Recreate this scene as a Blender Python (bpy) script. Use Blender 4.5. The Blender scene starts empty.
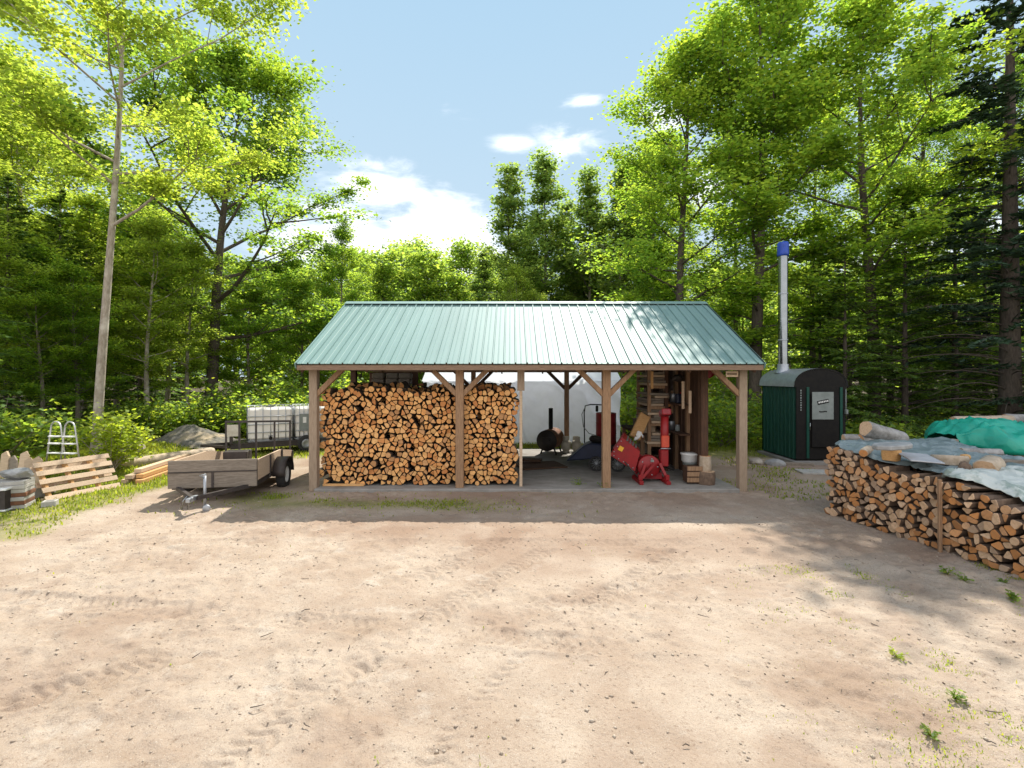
import bpy, math, random
import numpy as np
from mathutils import Vector, Matrix
R = math.radians
PI = math.pi
scene = bpy.context.scene
COL = scene.collection
CZ, F, HY = 2.29, 490.0, 376.0          # camera height, focal length in px, horizon row

def at(x, y, Y):                         # pixel of the photo + distance -> point
    return Vector(((x - 512) * Y / F, Y, CZ - (y - HY) * Y / F))
def atz(x, y, z):                        # pixel of the photo + height -> point
    return at(x, y, (CZ - z) * F / (y - HY))

# ------------------------------------------------------------------ helpers
def tag(o, label=None, cat=None, group=None, kind=None):
    if label: o['label'] = label
    if cat: o['category'] = cat
    if group: o['group'] = group
    if kind: o['kind'] = kind
    return o
def empty(name, loc=(0, 0, 0), rz=0.0, label=None, cat=None, group=None):
    o = bpy.data.objects.new(name, None); COL.objects.link(o)
    o.location = loc; o.rotation_euler = (0, 0, rz); o.empty_display_size = .2
    return tag(o, label, cat, group)
def copy_tree(o, parent=None):
    c = o.copy(); COL.objects.link(c)
    if parent: c.parent = parent
    for ch in list(o.children): copy_tree(ch, c)
    return c
def link(name, me, parent=None, loc=None):
    o = bpy.data.objects.new(name, me); COL.objects.link(o)
    if parent: o.parent = parent
    if loc is not None: o.location = loc
    return o
def quads_mesh(name, V, Fq, mats, smooth=False):   # fast mesh from numpy quads
    me = bpy.data.meshes.new(name)
    V = np.asarray(V, dtype=np.float32).reshape(-1, 3); Fq = np.asarray(Fq, dtype=np.int32)
    k = Fq.shape[1]
    me.vertices.add(len(V)); me.vertices.foreach_set('co', V.ravel())
    me.loops.add(Fq.size); me.loops.foreach_set('vertex_index', Fq.ravel())
    me.polygons.add(len(Fq))
    me.polygons.foreach_set('loop_start', np.arange(0, Fq.size, k, dtype=np.int32))
    me.polygons.foreach_set('loop_total', np.full(len(Fq), k, dtype=np.int32))
    if smooth: me.polygons.foreach_set('use_smooth', np.ones(len(Fq), dtype=bool))
    me.update(calc_edges=True)
    for m in mats: me.materials.append(m)
    return me

class MB:
    def __init__(s): s.v = []; s.f = []; s.m = []; s.s = []
    def add(s, vs, fs, mi=0, smooth=False):
        b = len(s.v); s.v += [tuple(v) for v in vs]
        for f in fs: s.f.append(tuple(i + b for i in f)); s.m.append(mi); s.s.append(smooth)
        return s
    def box(s, c, d, rot=None, mi=0):
        x, y, z = d[0] / 2, d[1] / 2, d[2] / 2
        vs = [Vector(p) for p in ((-x,-y,-z),(x,-y,-z),(x,y,-z),(-x,y,-z),(-x,-y,z),(x,-y,z),(x,y,z),(-x,y,z))]
        if rot is not None: vs = [rot @ v for v in vs]
        c = Vector(c)
        return s.add([v + c for v in vs], [(0,3,2,1),(4,5,6,7),(0,1,5,4),(1,2,6,5),(2,3,7,6),(3,0,4,7)], mi)
    def span(s, lo, hi, mi=0):
        return s.box([(a + b) / 2 for a, b in zip(lo, hi)], [b - a for a, b in zip(lo, hi)], None, mi)
    def bar(s, p0, p1, w, h, up=(0, 0, 1), mi=0):
        p0, p1 = Vector(p0), Vector(p1); d = p1 - p0; y = d.normalized(); x = y.cross(Vector(up))
        if x.length < 1e-4: x = y.cross(Vector((0, 1, 0)))
        x.normalize(); z = x.cross(y)
        return s.box((p0 + p1) / 2, (w, d.length, h), Matrix((x, y, z)).transposed(), mi)
    def tube(s, pts, r, n=8, mi=0, cap=True, smooth=True):
        pts = [Vector(p) for p in pts]; rs = r if isinstance(r, (list, tuple)) else [r] * len(pts)
        vs = []; ref = None
        for i, p in enumerate(pts):
            d = (pts[min(i + 1, len(pts) - 1)] - pts[max(i - 1, 0)]).normalized()
            if ref is None: ref = d.orthogonal().normalized()
            ref = (ref - d * ref.dot(d)).normalized(); b = d.cross(ref)
            for k in range(n):
                a = 2 * PI * k / n; vs.append(p + (ref * math.cos(a) + b * math.sin(a)) * rs[i])
        fs = [(i*n+k, i*n+(k+1)%n, (i+1)*n+(k+1)%n, (i+1)*n+k) for i in range(len(pts)-1) for k in range(n)]
        s.add(vs, fs, mi, smooth)
        if cap:
            b = len(s.v) - len(vs)
            s.f.append(tuple(b + k for k in reversed(range(n)))); s.m.append(mi); s.s.append(False)
            s.f.append(tuple(b + (len(pts)-1)*n + k for k in range(n))); s.m.append(mi); s.s.append(False)
        return s
    def lathe(s, prof, c=(0, 0, 0), n=24, mi=0, rot=None, smooth=True):
        c = Vector(c); vs = []
        for r, z in prof:
            for k in range(n):
                a = 2 * PI * k / n; v = Vector((r * math.cos(a), r * math.sin(a), z))
                vs.append((rot @ v if rot is not None else v) + c)
        fs = [(i*n+k, i*n+(k+1)%n, (i+1)*n+(k+1)%n, (i+1)*n+k) for i in range(len(prof)-1) for k in range(n)]
        s.add(vs, fs, mi, smooth)
        return s
    def prism(s, poly, d, mi=0):          # poly of Vectors, extruded by vector d
        n = len(poly); d = Vector(d); vs = [Vector(p) for p in poly] + [Vector(p) + d for p in poly]
        return s.add(vs, [tuple(range(n)), tuple(reversed(range(n, 2*n)))] + [(i, i+n, (i+1)%n+n, (i+1)%n) for i in range(n)], mi)
    def mesh(s, name, mats):
        me = bpy.data.meshes.new(name); me.from_pydata(s.v, [], s.f)
        for m in (mats if isinstance(mats, (list, tuple)) else [mats]): me.materials.append(m)
        me.polygons.foreach_set('material_index', s.m); me.polygons.foreach_set('use_smooth', s.s)
        me.update(); return me
    def build(s, name, mats, parent=None, loc=None, bevel=0.0, fix=True):
        me = s.mesh(name, mats)
        if fix:
            import bmesh
            bm = bmesh.new(); bm.from_mesh(me); bmesh.ops.recalc_face_normals(bm, faces=bm.faces); bm.to_mesh(me); bm.free()
        o = link(name, me, parent, loc)
        if bevel:
            b = o.modifiers.new('bevel', 'BEVEL'); b.width = bevel; b.segments = 1; b.limit_method = 'ANGLE'
        return o

# ------------------------------------------------------------------ materials
def new_mat(name):
    m = bpy.data.materials.new(name); m.use_nodes = True; nt = m.node_tree; nt.nodes.clear()
    o = nt.nodes.new('ShaderNodeOutputMaterial'); return m, nt, o
def N(nt, t, **kw):
    n = nt.nodes.new(t)
    for k, v in kw.items():
        if k.startswith('i_'): n.inputs[k[2:].replace('_', ' ')].default_value = v
        else: setattr(n, k, v)
    return n
def mixc(nt, a, b, fac, mode='MIX'):
    n = nt.nodes.new('ShaderNodeMix'); n.data_type = 'RGBA'; n.blend_type = mode
    for s, v in ((n.inputs[0], fac), (n.inputs[6], a), (n.inputs[7], b)):
        if isinstance(v, bpy.types.NodeSocket): nt.links.new(v, s)
        elif isinstance(v, (int, float)): s.default_value = v
        else: s.default_value = (*v, 1)
    return n.outputs[2]
def ramp(nt, fac, stops, interp='LINEAR'):
    n = nt.nodes.new('ShaderNodeValToRGB'); cr = n.color_ramp; cr.interpolation = interp
    while len(cr.elements) < len(stops): cr.elements.new(.5)
    for e, (p, c) in zip(cr.elements, stops):
        e.position = p; e.color = (*c, 1) if not isinstance(c, (int, float)) else (c, c, c, 1)
    nt.links.new(fac, n.inputs[0]); return n.outputs[0]
def noise(nt, scale, detail=4, rough=.6, stretch=None, coord='Object', dist=0.0):
    tc = nt.nodes.new('ShaderNodeTexCoord'); n = N(nt, 'ShaderNodeTexNoise')
    n.inputs['Scale'].default_value = scale; n.inputs['Detail'].default_value = detail; n.inputs['Roughness'].default_value = rough
    n.inputs['Distortion'].default_value = dist
    if stretch:
        mp = nt.nodes.new('ShaderNodeMapping'); mp.inputs['Scale'].default_value = stretch
        nt.links.new(tc.outputs[coord], mp.inputs[0]); nt.links.new(mp.outputs[0], n.inputs['Vector'])
    else: nt.links.new(tc.outputs[coord], n.inputs['Vector'])
    return n.outputs['Fac']
def mat(name, col, rough=.7, col2=None, scale=6, stretch=None, metal=0.0, bump=0.0, bscale=None, rnd=0.0, lo=.35, hi=.65, spec=.4, col3=None):
    m, nt, out = new_mat(name)
    p = nt.nodes.new('ShaderNodeBsdfPrincipled'); nt.links.new(p.outputs[0], out.inputs[0])
    p.inputs['Roughness'].default_value = rough; p.inputs['Metallic'].default_value = metal
    p.inputs['Specular IOR Level'].default_value = spec
    c2 = col2 or tuple(c * .72 for c in col)
    f = noise(nt, scale, 5, .65, stretch)
    c = mixc(nt, c2, col, ramp(nt, f, [(lo, 0.0), (hi, 1.0)]))
    if col3:
        f3 = noise(nt, scale * .27 + .7, 3, .6)
        c = mixc(nt, c, col3, ramp(nt, f3, [(.5, 0.0), (.68, 1.0)]))
    if rnd:
        oi = nt.nodes.new('ShaderNodeObjectInfo')
        hv = N(nt, 'ShaderNodeHueSaturation'); nt.links.new(c, hv.inputs['Color'])
        mr = N(nt, 'ShaderNodeMapRange'); mr.inputs[3].default_value = 1 - rnd; mr.inputs[4].default_value = 1 + rnd
        nt.links.new(oi.outputs['Random'], mr.inputs[0]); nt.links.new(mr.outputs[0], hv.inputs['Value']); c = hv.outputs[0]
    nt.links.new(c, p.inputs['Base Color'])
    if bump:
        b = nt.nodes.new('ShaderNodeBump'); b.inputs['Strength'].default_value = bump; b.inputs['Distance'].default_value = .02
        nt.links.new(noise(nt, bscale or scale * 2, 6, .7, stretch), b.inputs['Height']); nt.links.new(b.outputs[0], p.inputs['Normal'])
    return m
def leaf_mat(name, refl, trans, yellow=None, rough=.6, wt=.58, rnd=.35):
    m, nt, out = new_mat(name)
    g = nt.nodes.new('ShaderNodeNewGeometry'); ri = g.outputs['Random Per Island']
    oi = nt.nodes.new('ShaderNodeObjectInfo')
    def vary(c):
        y = yellow or tuple(min(1, k * s) for k, s in zip(c, (1.5, 1.15, .8)))
        if yellow: y = tuple(a * b for a, b in zip(c, yellow))
        cc = mixc(nt, c, y, ramp(nt, ri, [(.45, 0.0), (1.0, 1.0)]))
        f = noise(nt, .35, 3, .6)                          # whole boughs differ in tone
        cc = mixc(nt, cc, y, ramp(nt, f, [(.52, 0.0), (.68, .7)]))
        hv = N(nt, 'ShaderNodeHueSaturation'); nt.links.new(cc, hv.inputs['Color'])
        mr = N(nt, 'ShaderNodeMapRange'); mr.inputs[3].default_value = 1 - rnd; mr.inputs[4].default_value = 1 + rnd
        mo = N(nt, 'ShaderNodeMath', operation='FRACT'); mu = N(nt, 'ShaderNodeMath', operation='MULTIPLY_ADD')
        nt.links.new(ri, mu.inputs[0]); mu.inputs[1].default_value = 7.31; nt.links.new(oi.outputs['Random'], mu.inputs[2])
        nt.links.new(mu.outputs[0], mo.inputs[0]); nt.links.new(mo.outputs[0], mr.inputs[0]); nt.links.new(mr.outputs[0], hv.inputs['Value'])
        return hv.outputs[0]
    d = nt.nodes.new('ShaderNodeBsdfDiffuse'); nt.links.new(vary(refl), d.inputs[0])
    t = nt.nodes.new('ShaderNodeBsdfTranslucent'); nt.links.new(vary(trans), t.inputs[0])
    gl = nt.nodes.new('ShaderNodeBsdfGlossy'); gl.inputs['Roughness'].default_value = rough; gl.inputs[0].default_value = (.8, .85, .9, 1)
    a = nt.nodes.new('ShaderNodeMixShader'); a.inputs[0].default_value = wt
    nt.links.new(d.outputs[0], a.inputs[1]); nt.links.new(t.outputs[0], a.inputs[2])
    b = nt.nodes.new('ShaderNodeMixShader'); b.inputs[0].default_value = .02
    nt.links.new(a.outputs[0], b.inputs[1]); nt.links.new(gl.outputs[0], b.inputs[2])
    nt.links.new(b.outputs[0], out.inputs[0]); return m
def crumple(m, scale, dist):
    nt = m.node_tree; p = [n for n in nt.nodes if n.type == 'BSDF_PRINCIPLED'][0]
    tc = nt.nodes.new('ShaderNodeTexCoord'); no = nt.nodes.new('ShaderNodeTexNoise'); no.inputs['Scale'].default_value = scale * .6; no.inputs['Detail'].default_value = 3
    ad = nt.nodes.new('ShaderNodeVectorMath'); ad.operation = 'MULTIPLY_ADD'; ad.inputs[1].default_value = (.35, .35, .35)
    nt.links.new(tc.outputs['Object'], no.inputs['Vector']); nt.links.new(no.outputs['Color'], ad.inputs[0]); nt.links.new(tc.outputs['Object'], ad.inputs[2])
    v = nt.nodes.new('ShaderNodeTexVoronoi'); v.inputs['Scale'].default_value = scale; nt.links.new(ad.outputs[0], v.inputs['Vector'])
    b = nt.nodes.new('ShaderNodeBump'); b.inputs['Strength'].default_value = 1; b.inputs['Distance'].default_value = dist
    nt.links.new(v.outputs['Distance'], b.inputs['Height']); nt.links.new(b.outputs[0], p.inputs['Normal'])
def log_end_mat(name, stops, island=False):
    m, nt, out = new_mat(name)
    p = nt.nodes.new('ShaderNodeBsdfPrincipled'); nt.links.new(p.outputs[0], out.inputs[0]); p.inputs['Roughness'].default_value = .8
    p.inputs['Specular IOR Level'].default_value = .2
    r = nt.nodes.new('ShaderNodeNewGeometry').outputs['Random Per Island'] if island else nt.nodes.new('ShaderNodeObjectInfo').outputs['Random']
    c = ramp(nt, r, stops)
    f = noise(nt, 26, 4, .7); c = mixc(nt, mixc(nt, c, (.30, .17, .08), .55), c, ramp(nt, f, [(.32, 0.0), (.55, 1.0)]))
    nt.links.new(c, p.inputs['Base Color'])
    b = nt.nodes.new('ShaderNodeBump'); b.inputs['Strength'].default_value = .5; b.inputs['Distance'].default_value = .01
    nt.links.new(noise(nt, 45, 4, .7), b.inputs['Height']); nt.links.new(b.outputs[0], p.inputs['Normal'])
    return m
M = {}
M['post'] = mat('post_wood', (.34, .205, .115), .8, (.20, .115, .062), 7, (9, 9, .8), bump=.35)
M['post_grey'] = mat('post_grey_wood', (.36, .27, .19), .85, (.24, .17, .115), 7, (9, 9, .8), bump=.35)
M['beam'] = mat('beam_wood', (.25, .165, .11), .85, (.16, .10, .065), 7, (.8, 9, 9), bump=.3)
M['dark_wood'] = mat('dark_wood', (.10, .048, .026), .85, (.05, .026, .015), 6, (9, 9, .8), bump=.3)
M['grey_wood'] = mat('grey_weathered_wood', (.26, .215, .17), .85, (.16, .13, .10), 6, (1, 9, 9), bump=.3, rnd=.12)
M['pale_wood'] = mat('pale_wood', (.56, .42, .29), .8, (.42, .30, .20), 6, (1, 9, 9), bump=.2, rnd=.15)
M['fresh_wood'] = mat('fresh_wood', (.62, .36, .15), .75, (.48, .25, .09), 6, (1, 9, 9), bump=.2, rnd=.15)
M['end_shed'] = log_end_mat('log_end_shed', [(0, (.50, .19, .06)), (.25, (.70, .33, .11)), (.6, (.78, .44, .17)), (.85, (.66, .36, .15)), (1, (.40, .20, .09))])
M['end_shed_mass'] = log_end_mat('log_end_shed_mass', [(0, (.50, .19, .06)), (.4, (.70, .33, .11)), (.7, (.76, .42, .16)), (1, (.40, .20, .09))], True)
M['end_pile'] = log_end_mat('log_end_pile', [(0, (.36, .16, .06)), (.25, (.58, .25, .085)), (.5, (.50, .32, .19)), (.75, (.64, .43, .27)), (1, (.34, .24, .17))])
M['end_pile_mass'] = log_end_mat('log_end_pile_mass', [(0, (.34, .16, .065)), (.4, (.50, .25, .10)), (.75, (.56, .37, .22)), (1, (.28, .20, .15))], True)
M['bark'] = mat('log_bark', (.16, .105, .07), .9, (.08, .052, .036), 14, bump=.5, rnd=.25)
M['bark_tree'] = mat('tree_bark', (.25, .21, .165), .9, (.13, .105, .08), 8, (3, 3, .7), bump=.7, bscale=14)
M['bark_pale'] = mat('pale_tree_bark', (.40, .345, .28), .9, (.24, .195, .15), 7, (3, 3, .8), bump=.6, bscale=14, col3=(.50, .45, .38))
M['bark_dark'] = mat('dark_tree_bark', (.12, .095, .075), .95, (.065, .05, .04), 8, (3, 3, .7), bump=.7, bscale=14)
M['metal_roof'] = mat('green_roof_metal', (.175, .278, .262), .56, (.142, .232, .218), 2.2, (1, .16, .16), spec=.25, lo=.3, hi=.7)
M['concrete'] = mat('concrete', (.29, .27, .245), .9, (.21, .195, .175), 3, bump=.15, bscale=30, col3=(.16, .14, .12))
M['white_fabric'] = None
M['pale_board'] = mat('pale_grey_board', (.42, .42, .43), .8, (.34, .34, .35), 6)
M['galv'] = mat('galvanised_steel', (.42, .44, .46), .5, (.34, .35, .37), 9, metal=.8)
M['steel'] = mat('stainless_steel', (.30, .31, .31), .22, (.24, .25, .25), 5, metal=1.0)
M['black'] = mat('black_paint', (.010, .009, .009), .7, (.016, .014, .012), 9, spec=.15)
M['black_iron'] = mat('black_iron', (.02, .018, .017), .6, (.035, .025, .02), 12, bump=.2)
M['rust'] = mat('rusty_steel', (.20, .085, .04), .8, (.10, .045, .028), 10, bump=.3)
M['red'] = mat('red_paint', (.27, .009, .011), .45, (.19, .008, .010), 5)
M['lit_red'] = mat('lit_red_paint', (.60, .08, .04), .4)  # brighter red: the light on the chipper's deflector is put into its colour
M['yellow'] = mat('yellow_sticker', (.80, .42, .03), .5)
M['dark_red'] = mat('dark_red_paint', (.30, .02, .025), .4, (.22, .015, .02), 5)
M['blue'] = mat('blue_paint', (.02, .07, .42), .4)
M['navy'] = mat('navy_plastic', (.018, .024, .05), .5)
M['white'] = mat('white_paint', (.78, .77, .74), .6, (.66, .65, .62), 8)
M['poly'] = mat('white_tank_plastic', (.80, .76, .70), .5, (.72, .69, .63), 3)
M['grey_plate'] = mat('grey_plate', (.22, .24, .225), .6, (.17, .19, .175), 6)
M['boiler_green'] = mat('dark_green_steel', (.010, .065, .045), .5, (.007, .05, .034), 4, spec=.25)
M['rubber'] = mat('tyre_rubber', (.02, .02, .021), .85, (.035, .032, .03), 20, bump=.2)
M['trailer_steel'] = mat('brown_trailer_steel', (.055, .042, .036), .6, (.035, .027, .024), 9, bump=.1)
M['tank_cream'] = mat('cream_tank', (.50, .47, .38), .5, (.38, .34, .26), 8)
M['stone'] = mat('stone', (.36, .31, .26), .9, (.24, .20, .165), 5, bump=.6, bscale=9, col3=(.44, .40, .34))
M['grey_stone'] = mat('grey_stone', (.33, .325, .315), .9, (.22, .215, .21), 5, bump=.5, bscale=9, rnd=.1)
M['block'] = mat('concrete_block', (.42, .40, .36), .95, (.32, .30, .27), 8, bump=.3, bscale=40)
M['gravel_mound'] = mat('gravel_mound', (.17, .155, .13), .95, (.085, .08, .07), 5, bump=.9, bscale=22, col3=(.34, .27, .18))
M['blue_tarp'] = mat('grey_blue_tarp', (.21, .255, .26), .5, (.14, .18, .185), 4, bump=.5, bscale=7)
M['silver_tarp'] = mat('pale_tarp', (.48, .50, .46), .5, (.26, .31, .27), 3, bump=.5, bscale=7, lo=.42, hi=.5)
M['green_tarp'] = mat('green_tarp', (.012, .33, .23), .38, (.010, .27, .185), 3, bump=.25, bscale=6)
for _k, _s, _d in (('blue_tarp', 4.5, .05), ('silver_tarp', 4.0, .06), ('green_tarp', 3.2, .05)): crumple(M[_k], _s, _d)
M['alu'] = mat('aluminium_tube', (.62, .62, .61), .4, metal=.6)
def fabric(name, col, w):
    m, nt, out = new_mat(name)
    d = nt.nodes.new('ShaderNodeBsdfDiffuse'); t = nt.nodes.new('ShaderNodeBsdfTranslucent'); a = nt.nodes.new('ShaderNodeMixShader')
    c = mixc(nt, tuple(k * .9 for k in col), col, ramp(nt, noise(nt, 1.5, 4), [(.35, 0.0), (.65, 1.0)]))
    nt.links.new(c, d.inputs[0]); nt.links.new(c, t.inputs[0]); a.inputs[0].default_value = w
    nt.links.new(d.outputs[0], a.inputs[1]); nt.links.new(t.outputs[0], a.inputs[2]); nt.links.new(a.outputs[0], out.inputs[0])
    return m
M['white_fabric'] = fabric('white_fabric', (.86, .88, .92), .45)
# leaves: (reflected, transmitted)
M['leaf_maple'] = leaf_mat('maple_leaf', (.085, .155, .028), (.42, .64, .06), (1.5, 1.15, .8))
M['leaf_light'] = leaf_mat('light_maple_leaf', (.150, .210, .040), (.56, .72, .08), (1.22, 1.04, .9))
M['leaf_dark'] = leaf_mat('dark_leaf', (.070, .135, .030), (.34, .54, .055), (1.6, 1.25, .8))
M['leaf_far'] = leaf_mat('far_leaf', (.11, .175, .045), (.46, .66, .09), (1.45, 1.15, .8))
M['leaf_pop'] = leaf_mat('poplar_leaf', (.095, .150, .045), (.38, .55, .10), (1.4, 1.15, .8))
M['needle'] = leaf_mat('hemlock_needle', (.085, .150, .040), (.34, .54, .08), (1.7, 1.4, .8), wt=.35)
M['needle_blue'] = leaf_mat('spruce_needle', (.050, .088, .055), (.08, .14, .06), (1.3, 1.25, 1.0), wt=.25)
M['leaf_bush'] = leaf_mat('bush_leaf', (.11, .19, .038), (.42, .60, .06), (1.6, 1.2, .8))
M['leaf_gold'] = leaf_mat('gold_bush_leaf', (.23, .30, .035), (.58, .70, .05), (1.1, 1.0, .9))
M['grass'] = leaf_mat('grass_blade', (.20, .27, .035), (.40, .50, .04), (1.35, 1.05, .9))

# ------------------------------------------------------------------ world, sun, camera
SUN = Vector((.21, .70, 1.0)).normalized()             # towards the sun
EL = math.asin(SUN.z); AZ = math.atan2(SUN.x, SUN.y)
w = bpy.data.worlds.new('World'); scene.world = w; w.use_nodes = True
nt = w.node_tree; nt.nodes.clear()
wo = nt.nodes.new('ShaderNodeOutputWorld'); bg = nt.nodes.new('ShaderNodeBackground'); nt.links.new(bg.outputs[0], wo.inputs[0])
sky = nt.nodes.new('ShaderNodeTexSky'); sky.sky_type = 'NISHITA'; sky.sun_disc = False
sky.sun_elevation = EL; sky.sun_rotation = AZ; sky.altitude = 200; sky.air_density = 1.0; sky.dust_density = .4; sky.ozone_density = 1.6
tc = nt.nodes.new('ShaderNodeTexCoord'); gen = tc.outputs['Generated']
def vnode(op, a, b=None):
    n = nt.nodes.new('ShaderNodeVectorMath'); n.operation = op
    for s, v in ((n.inputs[0], a), (n.inputs[1], b)):
        if v is None: continue
        if isinstance(v, bpy.types.NodeSocket): nt.links.new(v, s)
        else: s.default_value = v
    return n
def fmath(op, a, b=None, c=None, clamp=False):
    n = nt.nodes.new('ShaderNodeMath'); n.operation = op; n.use_clamp = clamp
    for s, v in zip(n.inputs, (a, b, c)):
        if v is None: continue
        if isinstance(v, bpy.types.NodeSocket): nt.links.new(v, s)
        else: s.default_value = v
    return n.outputs[0]
mp = nt.nodes.new('ShaderNodeMapping'); mp.inputs['Scale'].default_value = (1, 1, 3.0); nt.links.new(gen, mp.inputs[0])
cn = N(nt, 'ShaderNodeTexNoise'); cn.inputs['Scale'].default_value = 6.5; cn.inputs['Detail'].default_value = 8; cn.inputs['Roughness'].default_value = .62
cn.inputs['Distortion'].default_value = .4; nt.links.new(mp.outputs[0], cn.inputs['Vector'])
tot = None
for (px, py, rad, amt) in ((432, 240, .20, 1.0), (385, 190, .13, .75), (350, 240, .22, .8), (470, 265, .16, .8), (470, 205, .10, .4), (512, 144, .07, .52), (578, 148, .12, .46), (586, 101, .06, .5), (660, 120, .12, .45), (440, 105, .1, .3), (700, 190, .16, .5), (250, 170, .25, .35), (900, 260, .3, .5)):
    c = Vector(((px - 512) / F, 1, (HY - py) / F)).normalized()
    sc = vnode('MULTIPLY', vnode('SUBTRACT', gen, tuple(c)).outputs[0], (1, 1, 1.6) if rad > .1 else (1, 1, 3.2))
    d = vnode('LENGTH', sc.outputs[0]).outputs['Value']
    b = fmath('MULTIPLY', fmath('SUBTRACT', 1.0, fmath('DIVIDE', d, rad), clamp=True), amt)
    tot = b if tot is None else fmath('MAXIMUM', tot, b)
dens = fmath('ADD', fmath('MULTIPLY', tot, 1.05), fmath('MULTIPLY', fmath('SUBTRACT', cn.outputs['Fac'], .5), 1.9))
mr = N(nt, 'ShaderNodeMapRange', interpolation_type='SMOOTHSTEP'); nt.links.new(dens, mr.inputs[0]); mr.inputs[1].default_value = .16; mr.inputs[2].default_value = .80
cf = fmath('MULTIPLY', mr.outputs[0], fmath('MULTIPLY', tot, 3.0, clamp=True))
mixw = nt.nodes.new('ShaderNodeMix'); mixw.data_type = 'RGBA'
SKY_STR = .125
# the bright ring round the sun is held back; a bank of cloud behind the camera, out of view, is added to fill shaded faces
sz = nt.nodes.new('ShaderNodeSeparateXYZ'); nt.links.new(gen, sz.inputs[0])
lim = nt.nodes.new('ShaderNodeMix'); lim.data_type = 'RGBA'; nt.links.new(fmath('MULTIPLY', sz.outputs[2], 1.5, clamp=True), lim.inputs[0]); lim.inputs[6].default_value = (2.40, 2.93, 3.36, 1); lim.inputs[7].default_value = (1.58, 2.38, 3.13, 1)
skyc = vnode('MINIMUM', sky.outputs[0], lim.outputs[2]).outputs[0]
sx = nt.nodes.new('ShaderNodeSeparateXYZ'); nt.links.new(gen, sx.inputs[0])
fill_bank = N(nt, 'ShaderNodeMapRange', interpolation_type='SMOOTHSTEP'); nt.links.new(fmath('ADD', fmath('MULTIPLY', sx.outputs[1], -1.0), fmath('MULTIPLY', fmath('SUBTRACT', cn.outputs['Fac'], .5), 1.2)), fill_bank.inputs[0]); fill_bank.inputs[1].default_value = .0; fill_bank.inputs[2].default_value = .4
nt.links.new(fmath('MAXIMUM', cf, fill_bank.outputs[0]), mixw.inputs[0]); nt.links.new(skyc, mixw.inputs[6]); mixw.inputs[7].default_value = (5.4, 5.5, 5.7, 1)
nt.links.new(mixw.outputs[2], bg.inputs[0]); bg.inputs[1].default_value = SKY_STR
sl = bpy.data.lights.new('sun', 'SUN'); sl.energy = 3.6; sl.angle = R(.53); sl.color = (1.0, .95, .86)
so = bpy.data.objects.new('sun', sl); COL.objects.link(so); so.rotation_euler = SUN.to_track_quat('Z', 'Y').to_euler()
cam = bpy.data.cameras.new('camera'); cam.sensor_width = 36; cam.lens = F / 1024 * 36; cam.shift_y = -(384 - HY) / 1024; cam.clip_end = 3000
co = bpy.data.objects.new('camera', cam); COL.objects.link(co); co.location = (0, 0, CZ); co.rotation_euler = (PI / 2, 0, 0); scene.camera = co
scene.view_settings.view_transform = 'Standard'; scene.view_settings.look = 'None'; scene.view_settings.exposure = 1.2; scene.view_settings.gamma = 1
cy = scene.cycles; cy.max_bounces = 6; cy.diffuse_bounces = 4; cy.glossy_bounces = 2; cy.transmission_bounces = 4; cy.transparent_max_bounces = 4
cy.use_denoising = True; cy.sample_clamp_indirect = 6
try: cy.denoiser = 'OPENIMAGEDENOISE'; cy.denoising_input_passes = 'RGB_ALBEDO_NORMAL'
except Exception: pass

# ------------------------------------------------------------------ ground
rs = np.random.RandomState(5)
_tabs = [rs.rand(256, 256) for _ in range(8)]
def vnoise(x, y, wl, k):
    t = _tabs[k % 8]; u = x / wl + 31.7 * k; v = y / wl + 17.3 * k
    i = np.floor(u).astype(int); j = np.floor(v).astype(int); a = u - i; b = v - j
    a = a * a * (3 - 2 * a); b = b * b * (3 - 2 * b)
    g = lambda p, q: t[p % 256, q % 256]
    return (g(i, j) * (1-a) * (1-b) + g(i+1, j) * a * (1-b) + g(i, j+1) * (1-a) * b + g(i+1, j+1) * a * b) - .5
def sstep(e0, e1, x):
    t = np.clip((x - e0) / (e1 - e0), 0, 1); return t * t * (3 - 2 * t)
def base_h(x, y):
    x = np.asarray(x, float); y = np.asarray(y, float)
    h = -.07 + 0 * x
    h = h + .30 * sstep(-8.6, -11.0, x) * sstep(7, 9.5, y) * (1 - sstep(15, 20, y))
    h = h + vnoise(x, y, 3.1, 0) * .05 + vnoise(x, y, 14, 1) * .25 * sstep(22, 50, np.hypot(x, y))
    d = np.maximum(np.maximum(-4.5 - x, x - 5.0), np.maximum(9.5 - y, y - 16)); return np.where(d < 0, np.minimum(h, -.06), h)
def dist_poly(x, y, pts):
    best = np.full(x.shape, 1e9); side = np.zeros(x.shape); run = np.zeros(x.shape); acc = 0
    for (ax, ay), (bx, by) in zip(pts[:-1], pts[1:]):
        dx, dy = bx - ax, by - ay; L = math.hypot(dx, dy)
        t = np.clip(((x - ax) * dx + (y - ay) * dy) / L**2, 0, 1)
        d = np.hypot(x - ax - t * dx, y - ay - t * dy); s = ((x - ax) * dy - (y - ay) * dx) / L
        m = d < best; best = np.where(m, d, best); side = np.where(m, s, side); run = np.where(m, acc + t * L, run); acc += L
    return best, side, run
def curve(p0, p1, p2, n=24):
    return [((1-t)**2*p0[0]+2*t*(1-t)*p1[0]+t*t*p2[0], (1-t)**2*p0[1]+2*t*(1-t)*p1[1]+t*t*p2[1]) for t in [i / n for i in range(n + 1)]]
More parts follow.
